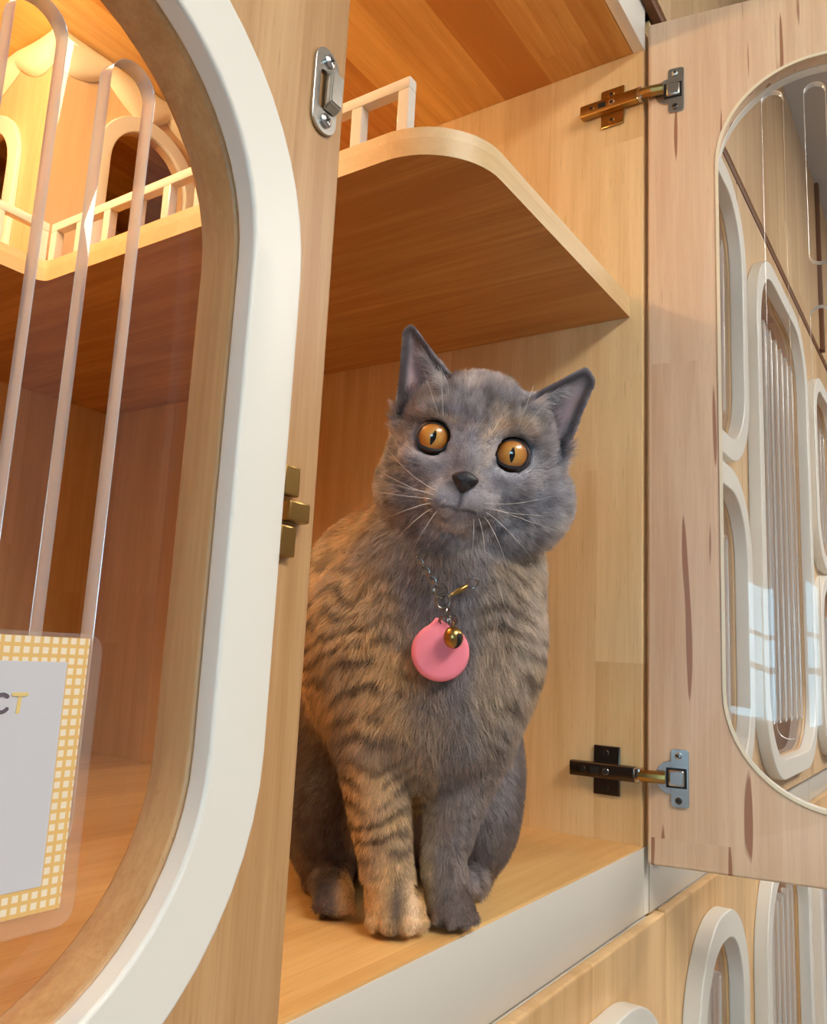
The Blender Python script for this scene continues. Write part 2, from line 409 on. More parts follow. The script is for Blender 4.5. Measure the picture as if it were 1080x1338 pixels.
side_plate('arch_trim', [arch_trim(0.118, 0.054, 0.190, 0.020)], 0.006, M['white'], 0.0, 0.0012)
def wavy(name, p0, p1, outn):
    """puffy scalloped icing trim under the ceiling"""
    p0 = Vector(p0); p1 = Vector(p1); d = (p1-p0); Ln = d.length; d.normalize(); outn = Vector(outn)
    bm = bmesh.new(); n = 90; rows = []
    for i in range(n+1):
        s = Ln*i/n
        drop = 0.026+0.016*abs(math.sin(math.pi*s/0.085+0.5))**0.7+0.004*math.sin(s*63)
        prof = []
        for k in range(9):
            a = math.pi*k/8-math.pi/2
            prof.append(bm.verts.new(p0+d*s+outn*(0.011*math.cos(a))+Vector((0, 0, -drop*0.5+drop*0.5*math.sin(a)))))
        rows.append(prof)
    for i in range(n):
        for k in range(8): bm.faces.new((rows[i][k], rows[i+1][k], rows[i+1][k+1], rows[i][k+1]))
        bm.faces.new((rows[i][8], rows[i+1][8], rows[i+1][0], rows[i][0]))
    bm.faces.new(rows[0]); bm.faces.new(rows[-1][::-1])
    bmesh.ops.recalc_face_normals(bm, faces=bm.faces)
    return from_bm(name, bm, M['cream'], house)
wavy('roof_trim', (-0.011, -0.0005, HH-0.001), (W1, -0.0005, HH-0.001), (0, -1, 0))
wavy('roof_trim', (-0.0005, 0.0, HH-0.001), (-0.0005, L1, HH-0.001), (-1, 0, 0))

led = tag(empty('globe_lamp', (0.23, 0.41, CZ)), 'small warm globe lamp under the cabinet top', 'lamp')
bm = bmesh.new(); add_tube(bm, [(0, 0, -0.0005), (0, 0, -0.012), (0, 0, -0.045)], [0.028, 0.024, 0.010], 20); from_bm('lamp_socket', bm, M['white'], led)
bm = bmesh.new(); bmesh.ops.create_uvsphere(bm, u_segments=24, v_segments=16, radius=0.028); bm.transform(Matrix.Translation((0, 0, -0.072))); from_bm('globe', bm, M['led'], led, ang=180)

# ------------------------------------------------------------------ doors
def slot(x0, x1, z0, z1): return rrect(x0, x1, z0, z1, (x1-x0)/2-1e-5, 8)
def make_door(label, hinge, rz, sgn, w, h, wins, mat, ring_t, group=None, ring_w=0.028, th=0.022, inner_trim=False):
    """cupboard door; local origin at the hinge's lower back corner, front face towards -y.
       wins: (s0, s1, z0, z1, radius, slots) measured from the hinge to the ring's OUTER edge, slots (s0, s1, z0, z1)"""
    d = tag(empty('cabinet_door', hinge, rz), label, 'door', group)
    X = lambda a, b: (min(sgn*a, sgn*b), max(sgn*a, sgn*b))
    x0, x1 = X(0.0, w)
    loops = [rrect(x0, x1, 0, h, 0.004, 4)]
    for s0, s1, z0, z1, rr, slots in wins:
        a, b = X(s0, s1); loops.append(rrect(a+ring_w, b-ring_w, z0+ring_w, z1-ring_w, rr-ring_w))
    plate('door_panel', loops, th, mat, d, bevel=0.0022)
    for s0, s1, z0, z1, rr, slots in wins:
        a, b = X(s0, s1)
        inner = rrect(a+ring_w, b-ring_w, z0+ring_w, z1-ring_w, rr-ring_w)
        plate('ring_frame', [rrect(a, b, z0, z1, rr), inner], ring_t, M['white'], d, y=-th-0.0001, bevel=0.0015)
        g = 0.0004
        lp = [rrect(a+ring_w+g, b-ring_w-g, z0+ring_w+g, z1-ring_w-g, rr-ring_w-g)]
        for q in slots:
            u, v = X(q[0], q[1]); lp.append(slot(u, v, q[2], q[3]))
        pn = plate('acrylic_pane', lp, 0.0075, [M['acrylic'], M['acrylic_edge']], d, y=-0.0002, bevel=0.0004)
        for p in pn.data.polygons:
            c = p.center; edge = min(c.x-a-ring_w, b-ring_w-c.x, c.z-z0-ring_w, z1-ring_w-c.z) < 0.0012 or any((c.x-ex)**2+(c.z-ez)**2 > (rr-ring_w-0.0012)**2 and (c.x-ex)*sx_ > 0 and (c.z-ez)*sz_ > 0 for ex, ez, sx_, sz_ in ((a+rr, z0+rr, -1, -1), (b-rr, z0+rr, 1, -1), (a+rr, z1-rr, -1, 1), (b-rr, z1-rr, 1, 1)))
            if abs(p.normal.y) < 0.75 and not edge: p.material_index = 1
        if inner_trim:
            plate('pane_trim', [rrect(a+ring_w-0.0012, b-ring_w+0.0012, z0+ring_w-0.0012, z1-ring_w+0.0012, rr-ring_w+0.0012),
                                rrect(a+ring_w+0.0018, b-ring_w-0.0018, z0+ring_w+0.0018, z1-ring_w-0.0018, rr-ring_w-0.0018)], 0.0016, M['cream'], d, y=0.0012)
    return d
DZ0, DZ1 = 1.225, 2.085; DH = DZ1-DZ0
# the closed left door: two ring windows stacked
LW = 0.274-(-0.100)
lo_z0, lo_z1 = 1.247-DZ0, 1.668-DZ0
def s_slots(c0, n, step, z0, z1, hw=0.0095): return [(c0+step*i-hw, c0+step*i+hw, z0, z1) for i in range(n)]
lsl = s_slots(0.1195, 5, 0.0375, 1.330-DZ0, 1.616-DZ0)          # local s = X + 0.100
left_door = make_door('closed wooden cabinet door with large white ring window, left of the cat', (-0.100, -0.0006, DZ0), 0, 1, LW, DH,
    [(0.040, 0.343, lo_z0, lo_z1, 0.115, lsl), (0.040, 0.343, lo_z1+0.012, DH-0.012, 0.10, s_slots(0.120, 5, 0.038, 1.74-DZ0, 1.985-DZ0))],
    M['wood_door'], 0.010)
# catch plate, screwed on the door face
cp = empty('catch_plate', (0.3585, -0.0221, 1.6565-DZ0)); cp.parent = left_door
cp_o = plate('plate', [rrect(-0.0085, 0.0085, -0.0215, 0.0215, 0.0082, 6), rrect(-0.0042, 0.0010, -0.0095, 0.0095, 0.0015, 3)], 0.0016, M['steel'], cp, bevel=0.0004)
bm = bmesh.new()
prof = [(-0.0100, 0.0016), (-0.0075, 0.0062), (0.0085, 0.0066), (0.0105, 0.0016)]
xs = (-0.0015, 0.0068)
vv = [[bm.verts.new((x, -y, z)) for z, y in prof] for x in xs]
for k in range(3): bm.faces.new((vv[0][k], vv[0][k+1], vv[1][k+1], vv[1][k]))
bm.faces.new(vv[0]); bm.faces.new(vv[1][::-1]); bm.faces.new((vv[0][3], vv[0][0], vv[1][0], vv[1][3]))
bmesh.ops.recalc_face_normals(bm, faces=bm.faces)
bmesh.ops.bevel(bm, geom=list(bm.edges), offset=0.0007, segments=2, affect='EDGES')
from_bm('keeper', bm, M['steel'], cp)
screw('screw', (0.0005, -0.0015, 0.0152), (0, -1, 0), 0.0034, cp, M['nickel']); screw('screw', (0.0005, -0.0015, -0.0152), (0, -1, 0), 0.0034, cp, M['nickel'])
# brass barrel bolt half hidden behind the ring
bb = empty('barrel_bolt', (0.3545, -0.0221, 1.457-DZ0)); bb.parent = left_door
bm = bmesh.new(); add_box(bm, (-0.006, -0.004, 0.0065), (0.0035, 0.0, 0.0195), 0.0008); from_bm('keeper', bm, M['brass'], bb)
bm = bmesh.new(); add_box(bm, (-0.006, -0.004, -0.0190), (0.0035, 0.0, -0.0060), 0.0008); from_bm('barrel', bm, M['brass'], bb)
bm = bmesh.new(); add_box(bm, (-0.004, -0.006, -0.0042), (0.0090, 0.0, 0.0046), 0.001); from_bm('thumb_tab', bm, M['brass'], bb)

# the opened right door (about 100 degrees), window seen from its inner side
RW = XR-0.276
rsl = [(0.1105, 0.1300, 1.345-DZ0, 1.975-DZ0), (0.1490, 0.1680, 1.786-DZ0, 1.975-DZ0), (0.1480, 0.1670, 1.345-DZ0, 1.742-DZ0)]
rsl += [(0.187, 0.206, 1.345-DZ0, 1.975-DZ0), (0.225, 0.244, 1.345-DZ0, 1.742-DZ0), (0.225, 0.244, 1.786-DZ0, 1.975-DZ0), (0.263, 0.282, 1.345-DZ0, 1.975-DZ0),
        (0.301, 0.320, 1.345-DZ0, 1.742-DZ0), (0.301, 0.320, 1.786-DZ0, 1.975-DZ0), (0.339, 0.358, 1.345-DZ0, 1.975-DZ0)]
right_door = make_door('open wooden cabinet door with clear slotted pane, hinged beside the cat', (XR+0.0004, -0.0045, DZ0), math.radians(100), -1, RW, DH,
    [(0.067-0.028, RW-0.067+0.028, 1.285-0.028-DZ0, 2.004+0.028-DZ0, 0.098+0.028, rsl)], M['wood_door_in'], 0.012, inner_trim=True, th=0.018)
def hinge(zc, tilt, arm_mat, plate_mat, labelside):
    h = empty('hinge', (0, 0, zc-DZ0)); h.parent = right_door
    # cup side, on the door's inner face (local y = 0, facing +y), s measured along -x
    plate_me = plate('cup_plate', [rrect(-0.0365, -0.0205, -0.0255, 0.0255, 0.003, 5)], 0.0015, plate_mat, h, y=0.0017, bevel=0.0003)
    bm = bmesh.new()
    add_tube(bm, [(-0.0215, 0.0003, 0), (-0.0215, 0.0014, 0)], [0.0150, 0.0145], 32); from_bm('cup', bm, plate_mat, h)
    bm = bmesh.new(); add_box(bm, (-0.0345, 0.001, -0.0088), (-0.0165, 0.0022, 0.0088), 0.0003); from_bm('cup_mouth', bm, M['black'], h)
    bm = bmesh.new(); add_box(bm, (-0.0325, 0.0012, -0.0072), (-0.0185, 0.0048, 0.0072), 0.0018, 3); from_bm('knuckle', bm, plate_mat, h)
    for z in (-0.0195, 0.0195): screw('screw', (-0.0275, 0.0018, z), (0, 1, 0), 0.0031, h, plate_mat if z > 0 else M['gunmetal'])
    # arm and mounting plate are fixed to the cabinet's side panel: turn them back into the cabinet frame
    ang = -math.radians(100)
    def back(bm):                                        # coordinates given as (dx from side panel face, y into cabinet, z)
        bm.transform(Matrix.Translation((-0.0004, 0.0045, 0)))
        bm.transform(Matrix.Rotation(ang, 4, 'Z'))
    z0 = 0.0
    bm = bmesh.new(); add_box(bm, (-0.0026, 0.021, z0-0.0225), (-0.0002, 0.047, z0+0.0225), 0.0010); back(bm); mp = from_bm('mounting_plate', bm, arm_mat, h)
    bm = bmesh.new(); add_box(bm, (-0.0110, 0.004, z0-0.0068), (-0.0024, 0.068, z0+0.0068), 0.0012); back(bm); from_bm('arm', bm, arm_mat, h)
    bm = bmesh.new(); add_box(bm, (-0.0116, -0.0010, z0-0.0066), (-0.0020, 0.0045, z0+0.0066), 0.0012); back(bm); from_bm('arm_bend', bm, M['nickel'], h)
    bm = bmesh.new(); add_tube(bm, [Vector((-0.0075, 0.001, z0)), Vector((-0.0070, -0.010, z0)), Vector((-0.0040, -0.022, z0))], 0.0056, 10); back(bm); from_bm('arm_link', bm, M['brass'], h)
    def scr(y, z, x=-0.011, r=0.0034, m=arm_mat):
        bm = bmesh.new(); cyl(bm, (x, y, z), (1, 0, 0), r, 0.0012, 16); 
        bmesh.ops.bevel(bm, geom=[e for e in bm.edges], offset=0.0002, segments=1, affect='EDGES'); back(bm); from_bm('screw', bm, m, h)
        bm = bmesh.new(); cyl(bm, (x-0.0006, y, z), (1, 0, 0), r*0.5, 0.0003, 8); back(bm); from_bm('screw_recess', bm, M['black'], h)
    scr(0.055, z0); scr(0.032, z0, m=M['nickel']); scr(0.035, z0+0.0155, -0.0028); scr(0.035, z0-0.0155, -0.0028)
    bm = bmesh.new(); add_box(bm, (-0.0113, 0.0385, z0-0.003), (-0.0109, 0.0470, z0+0.003), 0.0); back(bm); from_bm('adjusting_slot', bm, M['black'], h)
    return h
hinge(1.9985, 0, M['brass'], M['steel'], 'upper'); hinge(1.3030, 0, M['gunmetal'], M['nickel'], 'lower')

# ------------------------------------------------------------------ neighbouring cabinets and doors
def carcass(label, x0, x1, z0, z1, dep=0.5, rail=True):
    c = tag(empty('cat_cabinet', ((x0+x1)/2, 0, z0)), label, 'cabinet', 'closed cat cabinets of the wall'); cx = (x0+x1)/2
    b = lambda n, lo, hi, m: box(n, (lo[0]-cx, lo[1], lo[2]-z0), (hi[0]-cx, hi[1], hi[2]-z0), m, c, 0.0006)
    t = 0.016; e = 0.0005
    b('side_panel', (x0+e, 0, z0), (x0+t, dep, z1), M['wood_wall']); b('side_panel', (x1-t, 0, z0), (x1-e, dep, z1), M['wood_wall'])
    b('floor_board', (x0+t, 0.016, z0+0.042), (x1-t, dep-0.010, z0+0.06), M['wood_floor'])
    b('top_board', (x0+t, 0.016, z1-0.02), (x1-t, dep-0.010, z1), M['wood_floor']); b('back_panel', (x0+t, dep-0.010, z0), (x1-t, dep, z1), M['wood_back'])
    b('front_rail', (x0+e, -0.0006, z0+0.002), (x1-e, -0.0001, z0+0.06), M['rail']); b('front_rail', (x0+t, 0, z1-0.025), (x1-t, 0.015, z1), M['white'])
    bm = bmesh.new(); bmesh.ops.create_uvsphere(bm, u_segments=16, v_segments=10, radius=0.02); bm.transform(Matrix.Translation((0, 0.22, z1-z0-0.045))); from_bm('lamp_globe', bm, M['led_dim'], c, ang=180)
    return c
UZ0, UZ1 = 1.178, 2.106
carcass('closed cat cabinet seen through the pane of the open door', 0.800, 1.690, UZ0, UZ1)
carcass('closed cat cabinet at the far right end of the upper row', 1.692, 2.450, UZ0, UZ1)
carcass('closed cat cabinet left of the cabinet with the cat', -0.900, -0.122, UZ0, UZ1)
def door_at(label, x0, x1, zb, zt, rings, ring_t=0.017, mat='wood_room', group='closed doors of the cat cabinets', slots=5, sw=0.0095):
    w = x1-x0; wins = []
    for a0, a1, b0, b1, rr in rings:
        n = slots; inn0, inn1 = a0-x0+0.028+0.022, a1-x0-0.028-0.022
        cs = [inn0+sw+(inn1-inn0-2*sw)*i/(n-1) for i in range(n)]
        wins.append((a0-x0, a1-x0, b0-zb, b1-zb, rr, [(c-sw, c+sw, b0-zb+0.075, b1-zb-0.075) for c in cs]))
    return make_door(label, (x0, -0.0006, zb), 0, 1, w, zt-zb, wins, M[mat], ring_t, group, th=0.010)
door_at('wooden door with two stacked ring windows, seen through the open door pane', 0.815, 1.163, DZ0, 2.104, [(0.842, 1.136, 1.655, 2.046, 0.11), (0.842, 1.136, 1.258, 1.645, 0.11)], slots=4)
door_at('wooden door with one tall white ring, seen through the open door pane', 1.166, 1.688, DZ0, 2.104, [(1.200, 1.650, 1.252, 2.038, 0.13)], slots=8, sw=0.008)
door_at('two-ring wooden door beyond the tall-ring door, far right', 1.692, 2.066, DZ0, 2.104, [(1.722, 2.036, 1.608, 2.005, 0.10), (1.722, 2.036, 1.252, 1.598, 0.10)], slots=5)
door_at('tall-ring wooden door at the right end of the cabinet wall', 2.070, 2.448, DZ0, 2.104, [(2.095, 2.420, 1.252, 2.020, 0.11)], slots=5)
door_at('closed tall-ring door left of the nearest ring window', -0.510, -0.103, DZ0, 2.104, [(-0.490, -0.120, 1.252, 2.038, 0.12)], slots=6)
door_at('leftmost two-ring door of the upper row', -0.898, -0.514, DZ0, 2.104, [(-0.878, -0.534, 1.655, 2.046, 0.11), (-0.878, -0.534, 1.258, 1.645, 0.11)])
# lower row
carcass('lower cat cabinet under the sitting cat', 0.060, 0.816, 0.10, 1.176); carcass('lower cat cabinet under the open door', 0.818, 1.560, 0.10, 1.176)
carcass('lower cat cabinet at the right end', 1.562, 2.450, 0.10, 1.176); carcass('lower cat cabinet left of the cat', -0.700, 0.058, 0.10, 1.176)
LZ0, LZ1 = 0.14, 1.1795
door_at('lower door whose white arch just shows under the white rail', 0.460, 0.8155, LZ0, LZ1, [(0.490, 0.776, 0.630, 1.142, 0.11), (0.490, 0.776, 0.17, 0.61, 0.11)], mat='wood_low')
door_at('lower door with white arched ring under the open door', 0.8185, 1.132, LZ0, LZ1, [(0.862, 1.074, 0.630, 1.150, 0.100), (0.862, 1.074, 0.17, 0.61, 0.100)], mat='wood_low', slots=3)
door_at('lower door with tall white ring right of the arched one', 1.135, 1.558, LZ0, LZ1, [(1.172, 1.515, 0.20, 1.160, 0.12)], mat='wood_low', slots=7, sw=0.008)
door_at('lower two-ring door at the right end', 1.564, 1.980, LZ0, LZ1, [(1.600, 1.945, 0.630, 1.152, 0.12), (1.600, 1.945, 0.17, 0.61, 0.12)], mat='wood_low')
door_at('last lower tall-ring door at the right end', 1.984, 2.448, LZ0, LZ1, [(2.020, 2.410, 0.20, 1.152, 0.12)], mat='wood_low')
door_at('lower tall-ring door below the nearest ring window', 0.062, 0.457, LZ0, LZ1, [(0.092, 0.430, 0.20, 1.145, 0.12)], mat='wood_low')
door_at('leftmost lower door with two side-by-side rings', -0.698, 0.056, LZ0, LZ1, [(-0.660, -0.340, 0.20, 1.15, 0.12), (-0.30, 0.02, 0.20, 1.15, 0.12)], mat='wood_low')
structure('baseboard_back', (-0.90, 0.01, 0.0), (2.45, 0.05, 0.0995), M['wood_dark'])
# wooden panels above the cabinets, up to the ceiling
for i, (a, b) in enumerate(((-0.90, 0.300), (0.302, 0.930), (0.932, 1.480), (1.482, 1.948))):
    structure('trim_%d' % (i+1), (a, -0.0125, 2.1180), (b, -0.0006, CEIL_Z-0.0005), M['wood_room'], 0.001)
structure('trim_5', (1.950, -0.020, 2.1180), (1.972, 0.0, CEIL_Z-0.0005), M['wood_dark'], 0.001)
structure('trim_6', (1.974, -0.0125, 2.1180), (2.45, -0.0006, CEIL_Z-0.0005), M['wood_room'], 0.001)
structure('trim_7', (-0.90, -0.0105, 2.1070), (2.45, -0.0006, 2.1175), M['wood_dark'], 0.0006)

# ------------------------------------------------------------------ sign in a clear sleeve on the left door's pane
sx0, sx1, sz0, sz1 = 0.052, 0.1812, 1.309, 1.402
sg = tag(empty('sign', (0, -0.0116, sz0)), 'clear plastic sleeve with a gingham-edged card on the left pane', 'sign')
plate('sleeve', [rrect(sx0, sx1, 0, sz1-sz0, 0.006, 5)], 0.0034, [M['sleeve'], M['acrylic_edge']], sg, y=0.0036, bevel=0.0002)
def card_mat():
    m, t, b = nt('gingham_card'); N = t.nodes; L = t.links
    tc = N.new('ShaderNodeTexCoord'); sp = N.new('ShaderNodeSeparateXYZ'); L.new(tc.outputs['Object'], sp.inputs[0])
    def mth(op, a, bb=None):
        n = N.new('ShaderNodeMath'); n.operation = op
        for i, v in enumerate((a, bb)):
            if v is None: continue
            if isinstance(v, (int, float)): n.inputs[i].default_value = v
            else: L.new(v, n.inputs[i])
        return n.outputs[0]
    c = 0.0033
    fx = mth('LESS_THAN', mth('ABSOLUTE', mth('SUBTRACT', mth('FRACT', mth('DIVIDE', mth('ADD', sp.outputs[0], 1.0-0.0008), c)), 0.5)), 0.31)
    fz = mth('LESS_THAN', mth('ABSOLUTE', mth('SUBTRACT', mth('FRACT', mth('DIVIDE', mth('ADD', sp.outputs[2], 1.0003), c)), 0.5)), 0.31)
    dot = mth('MULTIPLY', fx, fz)
    mx = N.new('ShaderNodeMix'); mx.data_type = 'RGBA'; L.new(dot, mx.inputs[0])
    mx.inputs[6].default_value = (*lin((236, 190, 104)), 1); mx.inputs[7].default_value = (*lin((246, 232, 204)), 1)
    L.new(mx.outputs[2], b.inputs['Base Color']); b.inputs['Roughness'].default_value = 0.35
    return m
M['card'] = card_mat(); M['paper'] = plain('card_paper', (208, 208, 214), 0.35)
M['ink_plum'] = plain('ink_plum', (78, 62, 78), 0.4); M['ink_yellow'] = plain('ink_yellow', (236, 206, 122), 0.4)
cx0, cx1, cz0, cz1 = sx0+0.004, 0.1768, 0.0055, 0.0915
box('card', (cx0, 0.0016, cz0), (cx1, 0.0020, cz1), M['card'], sg, 0)
box('card_centre', (cx0+0.008, 0.0013, cz0+0.0080), (cx1-0.0078, 0.00155, cz1-0.0080), M['paper'], sg, 0)
def stroke(pts, w, n=6):
    """outline of a round-ended stroke"""
    L_, R_ = [], []
    P = [Vector((p[0], p[1])) for p in pts]
    for i, p in enumerate(P):
        d = (P[min(i+1, len(P)-1)]-P[max(i-1, 0)]).normalized(); nn = Vector((-d.y, d.x)); L_.append(p+nn*w); R_.append(p-nn*w)
    def cap(c, d):
        a0 = math.atan2(d.y, d.x); return [c+Vector((math.cos(a0-math.pi/2+math.pi*k/n), math.sin(a0-math.pi/2+math.pi*k/n)))*w for k in range(1, n)]
    return [tuple(q) for q in R_ + cap(P[-1], (P[-1]-P[-2]).normalized()) + L_[::-1] + cap(P[0], (P[0]-P[1]).normalized())]
zc = 1.3795-sz0
cpts = [(0.1479+0.0025*math.cos(math.radians(a)), zc+0.0027*math.sin(math.radians(a))) for a in range(50, 321, 18)]
plate('letter', [stroke(cpts, 0.00062)], 0.0002, M['ink_plum'], sg, y=0.00125)
plate('letter', [stroke([(0.1514, zc+0.0027), (0.1559, zc+0.0027)], 0.00058), stroke([(0.1537, zc+0.0016), (0.1535, zc-0.0027)], 0.00062)], 0.0002, M['ink_yellow'], sg, y=0.00125)

# ================================================================== the cat
O = np.array([0.430, 0.020, FZ])                 # on the cabinet floor, between the front paws
V2 = np.array([0.42, 0.275]); V2 /= np.linalg.norm(V2)
VV = np.array([V2[0], V2[1], 0.0]); UU = np.array([V2[1], -V2[0], 0.0]); ZZ = np.array([0, 0, 1.0])
BAS = np.array([UU, VV, ZZ])                     # world -> cat-local: BAS @ (p - O)
def PX(x, y, v):                                 # pixel + distance behind the paws -> cat-local point
    r = ray(x, y); t = (v + (O-CAM) @ VV)/(r @ VV); return BAS @ (CAM + r*t - O)
def PR(rpx, p):                                  # radius in pixels at a cat-local point -> metres
    return rpx*depth_of(O + BAS.T @ p)/FPX
# ---- head frame (face coordinates in pixels: lateral, down, forward)
FD = 0.492
E0 = BAS @ (CAM + ray(617, 583)*FD - O)
SP = FPX/FD
th = math.radians(12.3)
dc = -ray(617, 583); dc /= np.linalg.norm(dc)
hx = math.cos(th)*CX + math.sin(th)*CD; hx -= dc*(hx @ dc); hx /= np.linalg.norm(hx)
hd = np.cross(hx, -dc) ; hd = hd if hd @ CD > 0 else -hd
HX3 = np.array([BAS @ hx, BAS @ hd, BAS @ dc])   # rows: lateral, down, forward in cat-local
def FC(l, d, f): return E0 + (l*HX3[0] + d*HX3[1] + f*HX3[2])/SP

VOX = 0.0021
lo = np.array([-0.150, -0.105, -0.006]); hi = np.array([0.150, 0.290, 0.395])
dims = np.ceil((hi-lo)/VOX).astype(int)
F = np.full(dims, 1.0, np.float32)
gx = [lo[i]+VOX*np.arange(dims[i], dtype=np.float32) for i in range(3)]
def region(a, b):
    i0 = np.maximum(((a-lo)/VOX).astype(int), 0); i1 = np.minimum(((b-lo)/VOX).astype(int)+2, dims)
    sl = tuple(slice(int(i0[k]), int(i1[k])) for k in range(3))
    P = np.stack(np.meshgrid(*[gx[k][sl[k]] for k in range(3)], indexing='ij'), -1)
    return sl, P
def smin(a, b, k):
    h = np.clip(0.5+0.5*(b-a)/k, 0, 1); return b+(a-b)*h - k*h*(1-h)
def add_sdf(fun, a, b, k=0.012, sub=False):
    m = k+0.02
    sl, P = region(np.minimum(a, b)-m, np.maximum(a, b)+m)
    if 0 in P.shape: return
    d = fun(P).astype(np.float32)
    F[sl] = -smin(-F[sl], d, k) if sub else smin(F[sl], d, k)
def ell(c, r, k=0.015, B=None, sub=False):
    """ellipsoid, axes in rows of B"""
    c = np.asarray(c, float); r = np.asarray(r, float) if np.ndim(r) else np.full(3, float(r))
    B_ = np.eye(3) if B is None else np.asarray(B)
    def f(P):
        q = (P-c) @ B_.T
        k0 = np.linalg.norm(q/r, axis=-1); k1 = np.linalg.norm(q/(r*r), axis=-1)+1e-9
        return k0*(k0-1)/k1
    R_ = r.max(); add_sdf(f, c-R_, c+R_, k, sub)
def cap(a, b, ra, rb, k=0.012, sub=False):
    a = np.asarray(a, float); b = np.asarray(b, float); ab = b-a; L2 = ab @ ab
    def f(P):
        t = np.clip(((P-a) @ ab)/L2, 0, 1)[..., None]
        return np.linalg.norm(P-(a+t*ab), axis=-1) - (ra+(rb-ra)*t[..., 0])
    m = max(ra, rb); add_sdf(f, np.minimum(a, b)-m, np.maximum(a, b)+m, k, sub)
INS = 0.0030                                       # coat thickness taken off the silhouette
# ---- trunk
c_rump = PX(528, 1060, 0.175); c_rump[2] = 0.080
ell(c_rump, (0.086, 0.085, 0.080), 0.03)
c_mid = PX(525, 925, 0.115); ell(c_mid, (0.076, 0.078, 0.098), 0.03)
c_back = PX(500, 800, 0.085); ell(c_back, (0.062, 0.058, 0.075), 0.03)
c_chest = PX(560, 838, 0.045); ell(c_chest, (0.064, 0.052, 0.072), 0.03)
c_neck = PX(588, 735, 0.045); ell(c_neck, (0.063, 0.052, 0.055), 0.025)
c_sh = PX(470, 860, 0.045); ell(c_sh, (0.032, 0.040, 0.055), 0.025)
c_sh2 = PX(655, 850, 0.045); ell(c_sh2, (0.026, 0.040, 0.050), 0.025)
ell(PX(560, 945, 0.030), (0.050, 0.036, 0.045), 0.025)          # brisket between the legs
# ---- front legs (pixel polylines, viewer-left then viewer-right)
def leg(pts, k=0.016):
    P = [PX(x, y, v) for x, y, v, r in pts]; Rr = [PR(p[3], q) for p, q in zip(pts, P)]
    def f(Q):
        best = None
        for i in range(len(P)-1):
            a, b = P[i], P[i+1]; ab = b-a; t = np.clip(((Q-a) @ ab)/(ab @ ab), 0, 1)[..., None]
            d = np.linalg.norm(Q-(a+t*ab), axis=-1)-(Rr[i]+(Rr[i+1]-Rr[i])*t[..., 0]); best = d if best is None else np.minimum(best, d)
        return best
    A = np.array(P); m = max(Rr); add_sdf(f, A.min(0)-m, A.max(0)+m, k)
leg([(476, 900, 0.030, 54), (486, 985, 0.022, 50), (496, 1060, 0.018, 44), (503, 1115, 0.014, 38), (510, 1180, 0.008, 37)], 0.009)
leg([(640, 905, 0.042, 46), (622, 985, 0.036, 46), (592, 1060, 0.032, 40), (580, 1115, 0.029, 33), (582, 1175, 0.024, 32)], 0.006)
# ---- front paws with toes
def paw(cx, cy, v, rpx, fwd, k=0.006, flip=1):
    c = PX(cx, cy, v); r = PR(rpx, c)
    c[2] = max(r*0.62, 0.010)
    ell(c, (r*0.94, r*1.0, r*0.70), 0.006)
    for i, (s, f, rr) in enumerate(((-0.66, 0.50, 0.40), (-0.24, 0.80, 0.43), (0.24, 0.80, 0.43), (0.66, 0.48, 0.40))):
        q = c + np.array([fwd[1]*-1*0, 0, 0]) + r*(s*np.array([-fwd[1], fwd[0], 0])*-1 + f*np.array([fwd[0], fwd[1], 0]))
        q[2] = r*rr*0.95
        cap(c + (q-c)*0.3 + np.array([0, 0, r*0.12]), q, r*rr*0.9, r*rr, k=0.0018)
    return c, r
pawL = paw(518, 1203, 0.010, 45, (0.06, -1.0))
pawR = paw(590, 1194, 0.024, 38, (0.22, -0.97))
# ---- haunches, hind paws, tail
cL = PX(432, 1085, 0.115); cL[2] = 0.056; ell(cL, (0.033, 0.066, 0.058), 0.02)
cR = PX(622, 1050, 0.130); cR[2] = 0.068; ell(cR, (0.033, 0.064, 0.066), 0.02)
a = PX(425, 1165, 0.075); a[2] = 0.013; b = PX(437, 1188, 0.030); b[2] = 0.011
cap(a, b, 0.016, 0.0145, 0.010)
for s in (-0.010, -0.0035, 0.0035, 0.010):
    q = b + np.array([s, -0.010+abs(s)*0.35, 0]); q[2] = 0.0075; cap(b, q, 0.0075, 0.0068, 0.003)
a = np.array([cR[0]-0.006, 0.105, 0.013]); b = np.array([cR[0]-0.010, 0.078, 0.011]); cap(a, b, 0.016, 0.0140, 0.010)
tp = [np.array([0.00, 0.240, 0.020]), np.array([-0.045, 0.262, 0.018]), np.array([-0.095, 0.250, 0.016]), np.array([-0.122, 0.205, 0.015]), np.array([-0.124, 0.160, 0.014])]
for i in range(4): cap(tp[i], tp[i+1], 0.017-0.0012*i, 0.017-0.0012*(i+1), 0.008)
